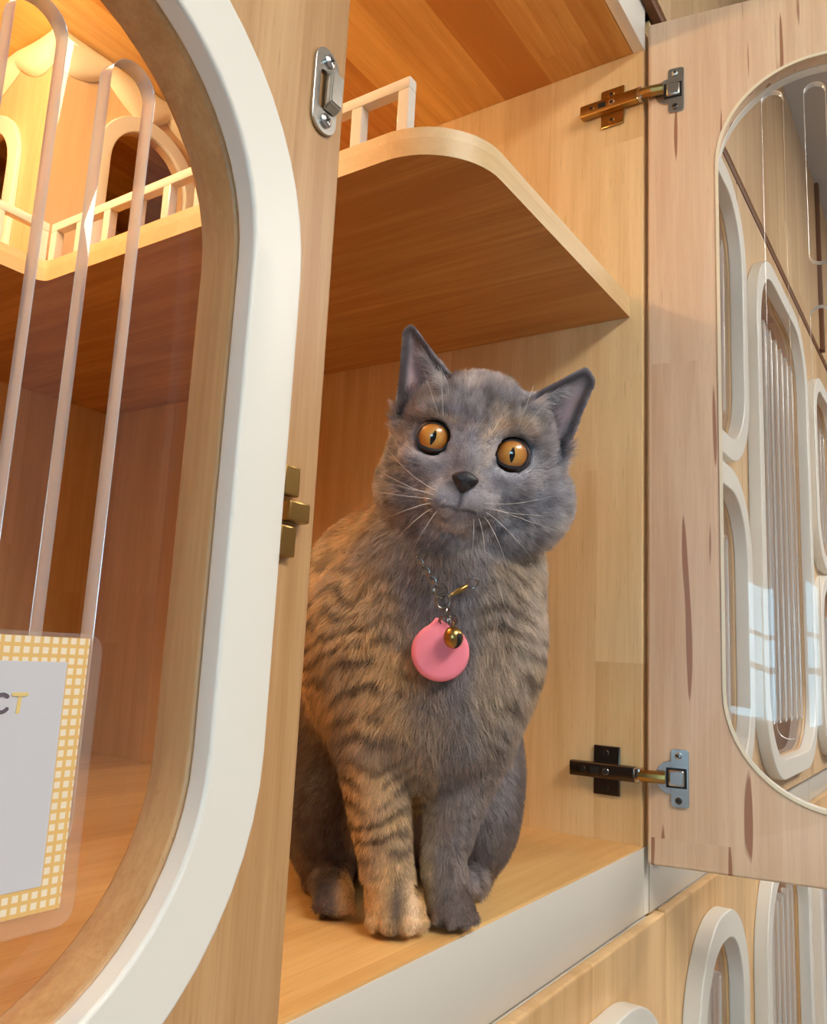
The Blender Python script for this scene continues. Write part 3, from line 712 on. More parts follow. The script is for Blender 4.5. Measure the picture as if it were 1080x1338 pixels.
# ---- head
cap(c_neck, FC(5, 40, -150), 0.046, 0.040, 0.02)               # nape
px = lambda r: np.asarray(r, float)/SP
FBODY = F.copy(); F[:] = 1.0
ell(FC(5, 8, -104), px((122, 104, 106)), 0.012, HX3)            # skull
ell(FC(-54, 72, -94), px((70, 64, 74)), 0.012, HX3)             # cheeks
ell(FC(86, 60, -96), px((72, 68, 74)), 0.012, HX3)
ell(FC(16, 92, -94), px((118, 70, 80)), 0.014, HX3)             # jowls
ell(FC(4, -52, -72), px((84, 46, 52)), 0.014, HX3)              # forehead
cap(FC(0, -34, -26), FC(0, 40, 4), 22/SP, 14/SP, 0.010)         # bridge of the nose
ell(FC(0, 70, -16), px((54, 40, 40)), 0.010, HX3)               # muzzle
for s in (-1, 1):
    ell(FC(24*s, 72, 2), px((28, 24, 24)), 0.004, HX3)          # whisker pads
    ell(FC(52*s, -34, -26), px((30, 16, 19)), 0.008, HX3)       # brow
    ell(FC(62*s, 34, -28), px((32, 24, 22)), 0.010, HX3)        # cheekbone
ell(FC(0, 104, -14), px((26, 18, 23)), 0.004, HX3)              # chin
cap(FC(0, 56, 30), FC(0, 84, 30), 5/SP, 4/SP, 0.003, sub=True)  # philtrum
def face_f(l, d):                                   # forward coordinate of the coat's base at (l, d)
    fs = np.arange(40, -90, -0.5); Q = np.array([FC(l, d, f_) for f_ in fs]); ix = ((Q-lo)/VOX)
    i0 = ix.astype(int); w = ix-i0; v = 0
    for dx in (0, 1):
        for dy in (0, 1):
            for dz in (0, 1):
                v = v + F[i0[:, 0]+dx, i0[:, 1]+dy, i0[:, 2]+dz]*(w[:, 0] if dx else 1-w[:, 0])*(w[:, 1] if dy else 1-w[:, 1])*(w[:, 2] if dz else 1-w[:, 2])
    hit_ = np.argmax(v+INS < 0); return fs[hit_]
EYES = []
for s, l, d in ((-1, -54.0, 0.0), (1, 54.5, 0.0)):
    rim = [face_f(l+21*math.cos(a), d+21*math.sin(a)) for a in np.arange(0, 6.28, 0.52)]
    base = float(np.mean(rim))
    for k in range(16):                              # fleshy rim of the lids
        q = [FC(l+24.5*math.cos(a), d+(22.5 if math.sin(a) < 0 else 23.5)*math.sin(a), base+INS*SP-6.5-0.16*24.5*math.cos(a)*s) for a in (2*math.pi*k/16, 2*math.pi*(k+1)/16)]
        cap(q[0], q[1], 7.5/SP, 7.5/SP, 0.0022)
    c = FC(l, d, base+0.5-math.sqrt(24.0**2-19.8**2)); EYES.append(c)
    ell(c, 21.6/SP, 0.0012, sub=True)
F = smin(FBODY, F, 0.006)
F += INS
# ---- ears: concave shells
def ear(inner, outer, tip, tip2, f0, depthf):
    A, B_, C_, D_ = [np.array(q, float) for q in (inner, outer, tip, tip2)]
    poly = [A, C_, D_, B_]
    if (C_-A)[0]*(B_-A)[1]-(C_-A)[1]*(B_-A)[0] < 0: poly = poly[::-1]
    def f(P):
        q = (P-E0) @ HX3.T*SP
        p2 = q[..., :2]; d2 = None; inside = None
        n = len(poly)
        dd = np.full(p2.shape[:-1], 1e9); mx = np.full(p2.shape[:-1], -1e9)
        for i in range(n):
            a = poly[i]; b = poly[(i+1) % n]; e = b-a; w = p2-a
            t = np.clip((w @ e)/(e @ e), 0, 1); dd = np.minimum(dd, np.linalg.norm(w-t[..., None]*e, axis=-1))
            nn = np.array([e[1], -e[0]])/np.linalg.norm(e); mx = np.maximum(mx, w @ nn)
        s2 = np.where(mx > 0, dd, -dd) - 7.0
        w0 = f0 + 0.12*(p2[..., 1]+20) - depthf*np.clip(-s2-3, 0, 26)
        return np.maximum(s2, np.abs(q[..., 2]-w0)-6.5)/SP*0.8
    pts = np.array([FC(p[0], p[1], f0-k) for p in poly for k in (-15, 60)])
    add_sdf(f, pts.min(0), pts.max(0), 0.004)
EARS = (((-40, -72), (-107, -8), (-120, -142), (-124, -136)), ((52, -68), (119, -4), (130, -134), (141, -122)))
ear(*EARS[0], -72, 0.95); ear(*EARS[1], -72, 0.95)
F[:, :, :4] = np.maximum(F[:, :, :4], (0.0015-gx[2][:4])[None, None, :])   # flat soles on the floor

# ---- surface nets
def surface_nets(F, lo, h):
    S = F < 0; nx, ny, nz = F.shape
    cnt = np.zeros((nx-1, ny-1, nz-1), np.int16); acc = np.zeros((nx-1, ny-1, nz-1, 3), np.float32)
    for ax in range(3):
        o = [1, 2]; o = [k for k in range(3) if k != ax]
        s0 = [slice(None)]*3; s1 = [slice(None)]*3; s0[ax] = slice(0, -1); s1[ax] = slice(1, None)
        f0 = F[tuple(s0)]; f1 = F[tuple(s1)]; cr = (f0 < 0) != (f1 < 0)
        idx = np.argwhere(cr); t = (f0[cr]/(f0[cr]-f1[cr]))
        pos = idx.astype(np.float32); pos[:, ax] += t
        for da in (0, -1):
            for db in (0, -1):
                c = idx.copy(); c[:, o[0]] += da; c[:, o[1]] += db
                ok = (c >= 0).all(1) & (c[:, 0] < nx-1) & (c[:, 1] < ny-1) & (c[:, 2] < nz-1)
                cc = c[ok]; np.add.at(cnt, tuple(cc.T), 1); np.add.at(acc, tuple(cc.T), pos[ok])
    act = cnt > 0; vid = np.full(cnt.shape, -1, np.int64); vid[act] = np.arange(act.sum())
    V = acc[act]/cnt[act][:, None]*h + lo
    quads = []
    for ax in range(3):
        o = [k for k in range(3) if k != ax]
        s0 = [slice(None)]*3; s1 = [slice(None)]*3; s0[ax] = slice(0, -1); s1[ax] = slice(1, None)
        f0 = F[tuple(s0)]; f1 = F[tuple(s1)]; idx = np.argwhere((f0 < 0) != (f1 < 0))
        ok = (idx[:, o[0]] > 0) & (idx[:, o[1]] > 0) & (idx[:, o[0]] < F.shape[o[0]]-1) & (idx[:, o[1]] < F.shape[o[1]]-1)
        idx = idx[ok]; q = []
        for da, db in ((0, 0), (-1, 0), (-1, -1), (0, -1)):
            c = idx.copy(); c[:, o[0]] += da; c[:, o[1]] += db; q.append(vid[tuple(c.T)])
        q = np.stack(q, 1); neg = F[tuple(idx.T)] < 0
        fl = neg if ax != 1 else ~neg
        q[~fl] = q[~fl][:, ::-1]; quads.append(q)
    return V, np.concatenate(quads)
BV, BQ = surface_nets(F, lo, VOX)
# gentle relaxation
E_ = np.concatenate([BQ[:, [0, 1]], BQ[:, [1, 2]], BQ[:, [2, 3]], BQ[:, [3, 0]]])
for it in range(3):
    acc = np.zeros_like(BV); n_ = np.zeros(len(BV))
    np.add.at(acc, E_[:, 0], BV[E_[:, 1]]); np.add.at(acc, E_[:, 1], BV[E_[:, 0]])
    np.add.at(n_, E_[:, 0], 1); np.add.at(n_, E_[:, 1], 1)
    BV = BV + 0.5*(acc/np.maximum(n_, 1)[:, None]-BV)
# keep the largest island only
par = np.arange(len(BV))
for _ in range(400):
    m = np.minimum(par[E_[:, 0]], par[E_[:, 1]]); old = par.copy()
    np.minimum.at(par, E_[:, 0], m); np.minimum.at(par, E_[:, 1], m); par = par[par]
    if (par == old).all(): break
main = np.bincount(par).argmax(); keep = par == main
BQ = BQ[keep[BQ[:, 0]]]; remap = np.cumsum(keep)-1; BV = BV[keep]; BQ = remap[BQ]

# ---- value noise
def hash3(i, j, k, seed):
    n = (i*374761393 + j*668265263 + k*2147483647*0 + k*1274126177 + seed*974711) & 0xffffffff
    n = ((n ^ (n >> 13))*1103515245) & 0xffffffff; n = (n ^ (n >> 16)) & 0xffffff
    return n/float(0xffffff)
def vnoise(P, scale, seed=0):
    q = np.asarray(P, np.float64)*scale; i = np.floor(q).astype(np.int64); f = q-i; f = f*f*(3-2*f); r = 0
    for dx in (0, 1):
        for dy in (0, 1):
            for dz in (0, 1):
                w = (f[:, 0] if dx else 1-f[:, 0])*(f[:, 1] if dy else 1-f[:, 1])*(f[:, 2] if dz else 1-f[:, 2])
                r = r + w*hash3(i[:, 0]+dx, i[:, 1]+dy, i[:, 2]+dz, seed)
    return r
def fbm(P, s, seed=0): return 0.6*vnoise(P, s, seed)+0.28*vnoise(P, s*2.1, seed+1)+0.12*vnoise(P, s*4.3, seed+2)
def sst(a, b, x): t = np.clip((x-a)/(b-a), 0, 1); return t*t*(3-2*t)
def gauss(q, c, s): return np.exp(-(((q-np.array(c))/np.array(s))**2).sum(1))
def headness(P):
    q = (P-E0) @ HX3.T*SP
    d = np.linalg.norm((q-np.array([5, 40, -95]))/np.array([150, 125, 125]), axis=1)
    earq = (q[:, 1] < -25) & (np.abs(q[:, 0]) < 170)
    return np.maximum(1-sst(0.95, 1.12, d), earq*1.0), q
C_ = {k: np.array(lin(v)) for k, v in dict(grey=(150, 147, 157), dark=(74, 67, 70), pale=(200, 194, 198), gold=(220, 184, 134), cream=(238, 208, 176), brown=(76, 58, 46), earin=(190, 164, 166), black=(24, 21, 22), brownG=(138, 122, 114)).items()}
def mixc(c, col, m): return c*(1-m[:, None]) + C_[col]*m[:, None]
def coat(P):
    """dilute tortoiseshell tabby coat: colour of the fur at a cat-local point"""
    H, q = headness(P); n = len(P)
    l, d, f = q.T
    u, v, z = P.T
    # trunk
    c = np.tile(C_['brownG'], (n, 1))
    c = mixc(c, 'grey', 0.55*sst(0.40, 0.68, fbm(P, 28, 3)))
    side = u + 0.10*(fbm(P, 22, 5)-0.5) + 0.018*(z-0.1)/0.1
    gold = 1-sst(-0.028, 0.012, side)
    rgt = sst(0.035, 0.055, u + 0.05*(fbm(P, 25, 8)-0.5))*sst(0.08, 0.13, z)
    gold = np.maximum(gold, 0.45*rgt)
    gold = gold*(1-sst(0.245, 0.285, z)*0.8)
    legl = (u < pawL[0][0]+0.022+0.012)*(z < 0.12)*(v < 0.06)
    us = u-(pawL[0][0]+pawR[0][0])/2 + 0.030*(fbm(P, 45, 15)-0.5)*sst(0.06, 0.12, z)
    legL = (1-sst(0.0, 0.008, us))*(1-sst(0.08, 0.14, z))*(v < 0.065)*sst(-0.040, -0.030, u-pawL[0][0])
    gold = np.maximum(gold, legL*0.85)
    legR = sst(0.0, 0.010, us)*(1-sst(0.06, 0.13, z)); gold *= 1-0.9*legR
    gold *= 1-(1-sst(-0.042, -0.032, u-pawL[0][0]))*(1-sst(0.09, 0.13, z))*0.85
    gold *= 1-sst(0.060, 0.085, v)*0.9*(1-sst(0.17, 0.22, z))           # less gold on flanks and haunches: their shade is put into the coat
    c = mixc(c, 'gold', gold*(0.62+0.38*sst(0.3, 0.6, fbm(P, 60, 11))))
    mid = np.exp(-((u-0.012)/0.022)**2)*np.exp(-((z-0.115)/0.05)**2)
    c = mixc(c, 'brownG', 0.5*mid)
    ph = z*2*math.pi/0.0125 + 9.0*(fbm(P*np.array([1, 1, 0.6]), 42, 21)-0.5)*2 + 60*np.abs(u-0.01)
    st = sst(0.05, 0.60, np.sin(ph))*sst(0.28, 0.48, fbm(P, 55, 31))
    where = (0.35+0.65*np.clip(gold+0.5*rgt, 0, 1))*sst(0.02, 0.05, z)*(1-sst(0.20, 0.25, z))*(1-0.75*mid)
    c = mixc(c, 'brown', 0.85*st*where)
    fl = np.maximum(sst(0.065, 0.10, v)*(1-sst(0.15, 0.20, z)), (1-sst(-0.042, -0.032, u-pawL[0][0]))*(1-sst(0.09, 0.13, z))); c = mixc(c, 'dark', 0.78*fl)  # shade over the flanks and haunches, painted in as a darker coat
    # paws
    for (pc, pr), gc in ((pawL, 1), (pawR, 0)):
        rel = (P-pc)/pr; on_ = np.exp(-(np.clip(np.linalg.norm(rel*np.array([0.8, 0.7, 0.8]), axis=1)-0.6, 0, 9)*4)**2)*(z < 0.035)
        if gc:
            c = mixc(c, 'gold', on_*0.8)
            c = mixc(c, 'dark', on_*0.85*np.exp(-((rel[:, 0]+0.02)/0.30)**2)*sst(0.10, 0.45, -rel[:, 1]))
            c = mixc(c, 'cream', on_*np.exp(-((rel[:, 0]-0.48)/0.20)**2)*sst(0.10, 0.4, -rel[:, 1]))
        else:
            c = mixc(c, 'dark', on_*0.45)
    # head
    h = np.tile(C_['grey'], (n, 1))
    mot = fbm(P, 90, 41); h = mixc(h, 'dark', 0.55*sst(0.48, 0.68, mot)); h = mixc(h, 'pale', 0.55*sst(0.50, 0.68, fbm(P, 110, 47)))
    h = mixc(h, 'pale', 0.35*np.exp(-((np.abs(l)-30)/22)**2-((d-66)/16)**2)); h = mixc(h, 'pale', 0.30*np.exp(-(l/24)**2-((d-8)/26)**2))
    h = mixc(h, 'brownG', 0.35*sst(0.45, 0.7, fbm(P, 40, 55)))
    l0 = l - 4*np.sin(d*0.12)
    nz = 0.35+0.65*sst(0.3, 0.62, fbm(P, 170, 61))
    h = mixc(h, 'cream', (0.25+0.75*nz)*np.exp(-((l0-46)/36)**2-((d+43)/20)**2))
    h = mixc(h, 'cream', 0.65*nz*np.exp(-((l0-22)/11)**2-((d+8)/40)**2))
    h = mixc(h, 'cream', 0.80*nz*np.exp(-((l+50)/36)**2-((d+31-0.10*(l+50))/7)**2))
    h = mixc(h, 'pale', 0.7*np.exp(-((np.abs(l)-80)/14)**2-((d-6)/16)**2))
    h = mixc(h, 'cream', 0.40*nz*np.exp(-((l)/40)**2-((d-112)/16)**2))
    h = mixc(h, 'cream', 0.22*nz*sst(95, 140, d))
    h = mixc(h, 'dark', 0.45*np.exp(-((np.abs(l)-38)/16)**2-((d-86)/14)**2)*(0.4+0.6*(np.sin(d*0.55+np.abs(l)*0.25) > 0)))
    h = mixc(h, 'dark', 0.55*np.exp(-((l-8)/9)**2-((d+72)/12)**2))
    for e in EYES:                                    # dark rims
        r = np.linalg.norm((P-e) @ HX3[:2].T, axis=1)*SP
        h = mixc(h, 'pale', 0.40*np.exp(-((r-30)/6)**2))
        h = mixc(h, 'black', (1-sst(19.5, 22.5, r))*0.9)
    for s in (-1, 1): h = mixc(h, 'black', 0.75*np.exp(-((l*s-35)/4)**2-((d-13)/5)**2))
    # mouth: dark lip line
    mouth = np.minimum(np.abs(l)+np.where((d > 52) & (d < 86), 0, 99), np.abs(d-(86+0.016*(np.abs(l)-14)**2-3))+np.where(np.abs(l) < 24, 0, 99))
    h = mixc(h, 'black', (1-sst(1.0, 3.6, mouth))*(f > -22)*0.6)
    # ears
    for i, (A, B_, T1, T2) in enumerate(EARS):
        s = -1 if i == 0 else 1
        m = (np.sign(l) == s)*(d < -14)*sst(28, 48, np.abs(l)+0.4*np.maximum(-d-60, 0))
        tri = [np.array(A, float), np.array(T1, float), np.array(T2, float), np.array(B_, float)]
        dm = np.full(n, 1e9)
        for k in range(3):
            a, e = tri[k], tri[k+1]-tri[k]; w = np.stack([l, d], 1)-a
            t = np.clip((w @ e)/(e @ e), 0, 1); dm = np.minimum(dm, np.linalg.norm(w-t[:, None]*e, axis=1))
        inn = m*sst(3, 12, dm)*sst(-160, -90, f)
        cen = np.array([(-106, -82), (122, -74)][i], float)
        inn = inn*np.exp(-(((l-cen[0])/19)**2+((d-cen[1])/46)**2))
        h = mixc(h, 'dark', m*0.45); h = mixc(h, 'dark', m*0.75*(1-sst(2, 7, dm))); h = mixc(h, 'earin', inn)
    return h*H[:, None]+c*(1-H[:, None])

# ---- body mesh
cat = tag(empty('cat', tuple(O)), 'grey and cream shorthair cat sitting in the open cabinet, head tilted', 'cat')
W = (BV @ BAS)                                    # local -> world offsets from O
me = bpy.data.meshes.new('body')
me.from_pydata(W.tolist(), [], BQ.tolist()); me.update()
bm = bmesh.new(); bm.from_mesh(me); bmesh.ops.recalc_face_normals(bm, faces=bm.faces); bm.to_mesh(me); bm.free()
colr = coat(BV); at = me.color_attributes.new('coat', 'FLOAT_COLOR', 'POINT')
at.data.foreach_set('color', np.concatenate([colr, np.ones((len(colr), 1))], 1).astype(np.float32).ravel())
def skin_mat():
    m, t, b = nt('cat_coat'); a = t.nodes.new('ShaderNodeAttribute'); a.attribute_name = 'coat'
    t.links.new(a.outputs['Color'], b.inputs['Base Color']); b.inputs['Roughness'].default_value = 0.85
    b.inputs['Specular IOR Level'].default_value = 0.15
    return m
M['skin'] = skin_mat()
body = link('body', me, M['skin'], cat, ang=180)

tree = BVHTree.FromPolygons([tuple(p) for p in W.tolist()], BQ.tolist())
HW = HX3 @ BAS                                    # rows in world: lateral, down, forward
def face_hit(l, d):
    p0 = (FC(l, d, 120)) @ BAS; h = tree.ray_cast(Vector(p0), Vector(-HW[2])); return np.array(h[0]) if h[0] is not None else p0
# ---- fur
NF = 280000
me.calc_loop_triangles()
tri = np.empty(len(me.loop_triangles)*3, np.int32); me.loop_triangles.foreach_get('vertices', tri); tri = tri.reshape(-1, 3)
vn = np.empty(len(me.vertices)*3, np.float32); me.vertex_normals.foreach_get('vector', vn); vn = vn.reshape(-1, 3) @ BAS.T   # local
TP = BV[tri]; ar = 0.5*np.linalg.norm(np.cross(TP[:, 1]-TP[:, 0], TP[:, 2]-TP[:, 0]), axis=1)
tc_ = TP.mean(1); tn = vn[tri].mean(1)
view = (BAS @ (CAM-O))[None]-tc_; view /= np.linalg.norm(view, axis=1)[:, None]
facing = (tn*view).sum(1)
Hh, _ = headness(tc_)
wgt = ar*np.where(facing > -0.25, 1.0, 0.22)*(1+1.3*Hh)*(1+0.8*(tc_[:, 2] < 0.05))
pick = RNG.choice(len(tri), NF, p=wgt/wgt.sum())
b1 = RNG.random((NF, 2)); fl_ = b1.sum(1) > 1; b1[fl_] = 1-b1[fl_]
w3 = np.stack([1-b1.sum(1), b1[:, 0], b1[:, 1]], 1)
RP = (TP[pick]*w3[:, :, None]).sum(1); RNm = (vn[tri[pick]]*w3[:, :, None]).sum(1); RNm /= np.linalg.norm(RNm, axis=1)[:, None]+1e-9
Hh, q = headness(RP); l, d, f = q.T
ln = 0.0105*np.ones(NF)
ln = np.where((RP[:, 2] < 0.10) & (RP[:, 1] < 0.06), 0.0065, ln)
ln = np.where((RP[:, 2] < 0.030) & (RP[:, 1] < 0.06), 0.0026, ln)
ln = np.where((RP[:, 2] < 0.025) & (RP[:, 1] < 0.075), 0.0038, ln)
nose = np.array([0, 48, 10.0]); rn = np.linalg.norm(q-nose, axis=1)
lh = 0.0022+0.0068*sst(25, 150, rn)
isear = ((d < -62) & (np.abs(l) > 70)) | ((d < -30) & (np.abs(l) > 104))
lh = np.where(isear, 0.0028, lh); lh *= 1-0.66*sst(-55, -80, d)*sst(26, 52, np.abs(l))
ln = ln*(1-Hh)+lh*Hh
eyed = np.min([np.linalg.norm((RP-e) @ HX3[:2].T, axis=1)*SP for e in EYES], axis=0)
ln *= 0.30+0.70*sst(19, 38, eyed)
keepm = ~((eyed < 17.5) & (f > -45))
ln *= RNG.uniform(0.65, 1.2, NF)
# flow: away from the nose on the head, down on the trunk
fh = (q-nose); fh[:, 2] *= 0.8; fh[:, 1] += np.where(d < -20, -8, 0); fh = fh @ HX3
#fh = np.where(isear[:, None], (np.array([[0.25, -1.0, -0.15]])*np.array([1, 1, 1])) @ HX3*60*np.ones((NF, 1)), fh)
fb = np.tile(np.array([0.0, 0.0, -1.0]), (NF, 1)); fb[:, 0] = 0.9*RP[:, 0]/0.06*0.35; fb[:, 1] = 0.25
ispaw = (RP[:, 2] < 0.03) & (RP[:, 1] < 0.05); fb[ispaw] = np.array([0.0, -0.9, -0.5])
fh /= np.linalg.norm(fh, axis=1)[:, None]+1e-9; fb /= np.linalg.norm(fb, axis=1)[:, None]
fl = fh*Hh[:, None]+fb*(1-Hh[:, None])
jit = np.stack([fbm(RP, 120, 71+i)-0.5 for i in range(3)], 1)*1.3 + RNG.normal(0, 0.16, (NF, 3)) + np.stack([vnoise(RP, 420, 81+i)-0.5 for i in range(3)], 1)*0.7
fl = fl+jit
fl -= RNm*(fl*RNm).sum(1)[:, None]; fl /= np.linalg.norm(fl, axis=1)[:, None]+1e-9
lift = np.where(isear, 0.25, 0.62*Hh+0.50*(1-Hh))
lift = lift*RNG.uniform(0.7, 1.25, NF)
d0 = RNm*(lift+0.25)[:, None]+fl*0.75; d0 /= np.linalg.norm(d0, axis=1)[:, None]
d1 = RNm*(lift*0.55)[:, None]+fl; d1 /= np.linalg.norm(d1, axis=1)[:, None]
cc = coat(RP+fl*(ln*0.62)[:, None]); cc *= RNG.uniform(0.6, 1.4, (NF, 1))*(0.62+0.76*vnoise(RP+fl*(ln*0.6)[:, None], 330, 91))[:, None]
K = 4
pts = np.empty((NF, K, 3)); pts[:, 0] = RP-RNm*0.0006
for k in range(1, K):
    tt_ = (k-0.5)/(K-1); dd_ = d0*(1-tt_)+d1*tt_; pts[:, k] = pts[:, k-1]+dd_*(ln/(K-1))[:, None]
pts[:, :, 2] = np.maximum(pts[:, :, 2], 0.0008)
pts, cc, ln = pts[keepm], cc[keepm], ln[keepm]
tuft, tcol = [], []
for (A, B_, T1, T2), sg_ in zip(EARS, (-1, 1)):     # long pale hairs inside the ears
    A, B_, T1 = (np.array(x, float) for x in (A, B_, T1))
    for _ in range(420):
        t = RNG.uniform(0.0, 0.62); base_ = A+(T1-A)*t+(B_-A)*RNG.uniform(0.04, 0.14)
        p = BAS @ face_hit(*base_); dirl = np.array([sg_*RNG.uniform(0.5, 1.0), RNG.uniform(-0.9, 0.25), RNG.uniform(0.05, 0.5)])
        dirl = dirl/np.linalg.norm(dirl) @ HX3; L_ = RNG.uniform(12, 34)*(1-0.5*t)/SP; sag = HX3[2]*-1.0
        tuft.append([p+dirl*L_*k/3+sag*L_*0.25*(k/3)**2 for k in range(4)]); tcol.append(C_['pale']*RNG.uniform(0.5, 1.0))
pts = np.concatenate([pts, np.array(tuft)]); cc = np.concatenate([cc, np.array(tcol)]); NF = len(pts)
wp = (pts.reshape(-1, 3) @ BAS).astype(np.float32)
hc = bpy.data.hair_curves.new('fur'); hc.add_curves([K]*NF)
hc.attributes['position'].data.foreach_set('vector', wp.ravel())
ra = hc.attributes.get('radius') or hc.attributes.new('radius', 'FLOAT', 'POINT')
ra.data.foreach_set('value', np.tile(np.array([0.000125, 0.000115, 0.00008, 0.00002], np.float32), NF))
ca = hc.attributes.new('coat', 'FLOAT_COLOR', 'POINT')
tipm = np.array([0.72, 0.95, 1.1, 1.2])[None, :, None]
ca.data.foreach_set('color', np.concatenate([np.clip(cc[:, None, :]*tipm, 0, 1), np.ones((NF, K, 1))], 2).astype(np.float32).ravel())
def fur_mat():
    m = bpy.data.materials.new('cat_fur'); m.use_nodes = True; t = m.node_tree; N = t.nodes; L = t.links
    N.remove(N['Principled BSDF']); out = N['Material Output']
    a = N.new('ShaderNodeAttribute'); a.attribute_name = 'coat'
    h = N.new('ShaderNodeBsdfHairPrincipled'); h.parametrization = 'COLOR'
    h.inputs['Roughness'].default_value = 0.42; h.inputs['Radial Roughness'].default_value = 0.65
    L.new(a.outputs['Color'], h.inputs['Color'])
    df = N.new('ShaderNodeBsdfDiffuse'); L.new(a.outputs['Color'], df.inputs[0])
    mx = N.new('ShaderNodeMixShader'); mx.inputs[0].default_value = 0.45
    L.new(h.outputs[0], mx.inputs[1]); L.new(df.outputs[0], mx.inputs[2])
    L.new(mx.outputs[0], out.inputs[0]); return m
hc.materials.append(fur_mat())
fur = bpy.data.objects.new('fur', hc); COL.objects.link(fur); fur.parent = cat; fur['kind'] = 'stuff'

# ---- eyes
def iris_mat():
    m, t, b = nt('amber_iris'); N = t.nodes; L = t.links
    tc = N.new('ShaderNodeTexCoord'); sp = N.new('ShaderNodeSeparateXYZ'); L.new(tc.outputs['Object'], sp.inputs[0])
    cx = N.new('ShaderNodeCombineXYZ'); L.new(sp.outputs[0], cx.inputs[0]); L.new(sp.outputs[1], cx.inputs[1])
    ln_ = N.new('ShaderNodeVectorMath'); ln_.operation = 'LENGTH'; L.new(cx.outputs[0], ln_.inputs[0])
    mr = N.new('ShaderNodeMapRange'); mr.inputs[2].default_value = 0.0096; L.new(ln_.outputs['Value'], mr.inputs[0])
    rp = N.new('ShaderNodeValToRGB'); e = rp.color_ramp.elements
    e[0].position = 0.0; e[0].color = (*lin((214, 160, 80)), 1); e[1].position = 0.97; e[1].color = (*lin((70, 34, 10)), 1)
    x = e.new(0.45); x.color = (*lin((214, 152, 68)), 1); x = e.new(0.80); x.color = (*lin((190, 116, 42)), 1)
    L.new(mr.outputs[0], rp.inputs[0])
    n = N.new('ShaderNodeTexNoise'); n.inputs['Scale'].default_value = 700; n.inputs['Detail'].default_value = 3
    L.new(tc.outputs['Object'], n.inputs['Vector'])
    mx = N.new('ShaderNodeMix'); mx.data_type = 'RGBA'; mx.blend_type = 'OVERLAY'; mx.inputs[0].default_value = 0.35
    L.new(rp.outputs[0], mx.inputs[6]); L.new(n.outputs[0], mx.inputs[7]); L.new(mx.outputs[2], b.inputs['Base Color'])
    b.inputs['Roughness'].default_value = 0.35; b.inputs['Coat Weight'].default_value = 1.0; b.inputs['Coat Roughness'].default_value = 0.03
    return m
M['iris'] = iris_mat()
m, t, b = nt('pupil'); b.inputs['Base Color'].default_value = (0.003, 0.003, 0.004, 1); b.inputs['Roughness'].default_value = 0.08; b.inputs['Coat Weight'].default_value = 1.0; M['pupil'] = m
M['pupil_lid'] = plain('eyelid_rim', (34, 29, 31), 0.5)
ER = 24.0/SP
for i, e in enumerate(EYES):
    we = e @ BAS
    look = CAM-(O+we); look /= np.linalg.norm(look)
    xa = HW[0]-look*(HW[0] @ look); xa /= np.linalg.norm(xa); ya = np.cross(look, xa)
    Mx = Matrix(((xa[0], ya[0], look[0], we[0]), (xa[1], ya[1], look[1], we[1]), (xa[2], ya[2], look[2], we[2]), (0, 0, 0, 1)))
    bm = bmesh.new(); bmesh.ops.create_uvsphere(bm, u_segments=40, v_segments=24, radius=ER)
    eo = from_bm('eye', bm, M['iris'], cat, ang=180); eo.matrix_local = Mx
    lid = []
    for k in range(36):
        a = 2*math.pi*k/36; x = 20.4*math.cos(a); y = 19.4*math.sin(a)
        if y < -13.0: y = -13.0-(-y-13.0)*0.50                     # flatter upper lid (y grows downwards)
        s_in = 1 if i == 0 else -1                                 # inner corner points at the nose
        g_ = math.exp(-((a-(0.42 if s_in > 0 else math.pi-0.42))/0.30)**2); x += s_in*5.5*g_; y += 2.5*g_
        zf = math.sqrt(max(24.0**2-x*x-y*y, 9.0))
        lid.append(Vector(((x)/SP, (y)/SP, (zf-0.3)/SP)))
    upl = [0.0012 if v.y < -0.002 else 0.0007 for v in lid]
    lo_ = tube('eyelid', lid, upl, M['pupil_lid'], cat, 6, True); lo_.matrix_local = Mx
    bm = bmesh.new(); rings = []
    for r_ in np.linspace(0, 1, 6):
        ring = []
        for k in range(24):
            a = 2*math.pi*k/24; x = 0.00165*r_*math.cos(a)*(1-0.35*abs(math.sin(a))); y = 0.0046*r_*math.sin(a)
            tl = math.radians(-8 if i == 0 else 4); x, y = x*math.cos(tl)-y*math.sin(tl), x*math.sin(tl)+y*math.cos(tl)
            ring.append(bm.verts.new((x, y, math.sqrt(ER**2-x*x-y*y)+0.00006)))
        rings.append(ring)
    for a_, b_ in zip(rings[:-1], rings[1:]):
        for k in range(24): bm.faces.new((a_[k], b_[k], b_[(k+1) % 24], a_[(k+1) % 24]))
    bmesh.ops.remove_doubles(bm, verts=bm.verts, dist=1e-7); bmesh.ops.recalc_face_normals(bm, faces=bm.faces)
    po = from_bm('pupil', bm, M['pupil'], eo, ang=180)
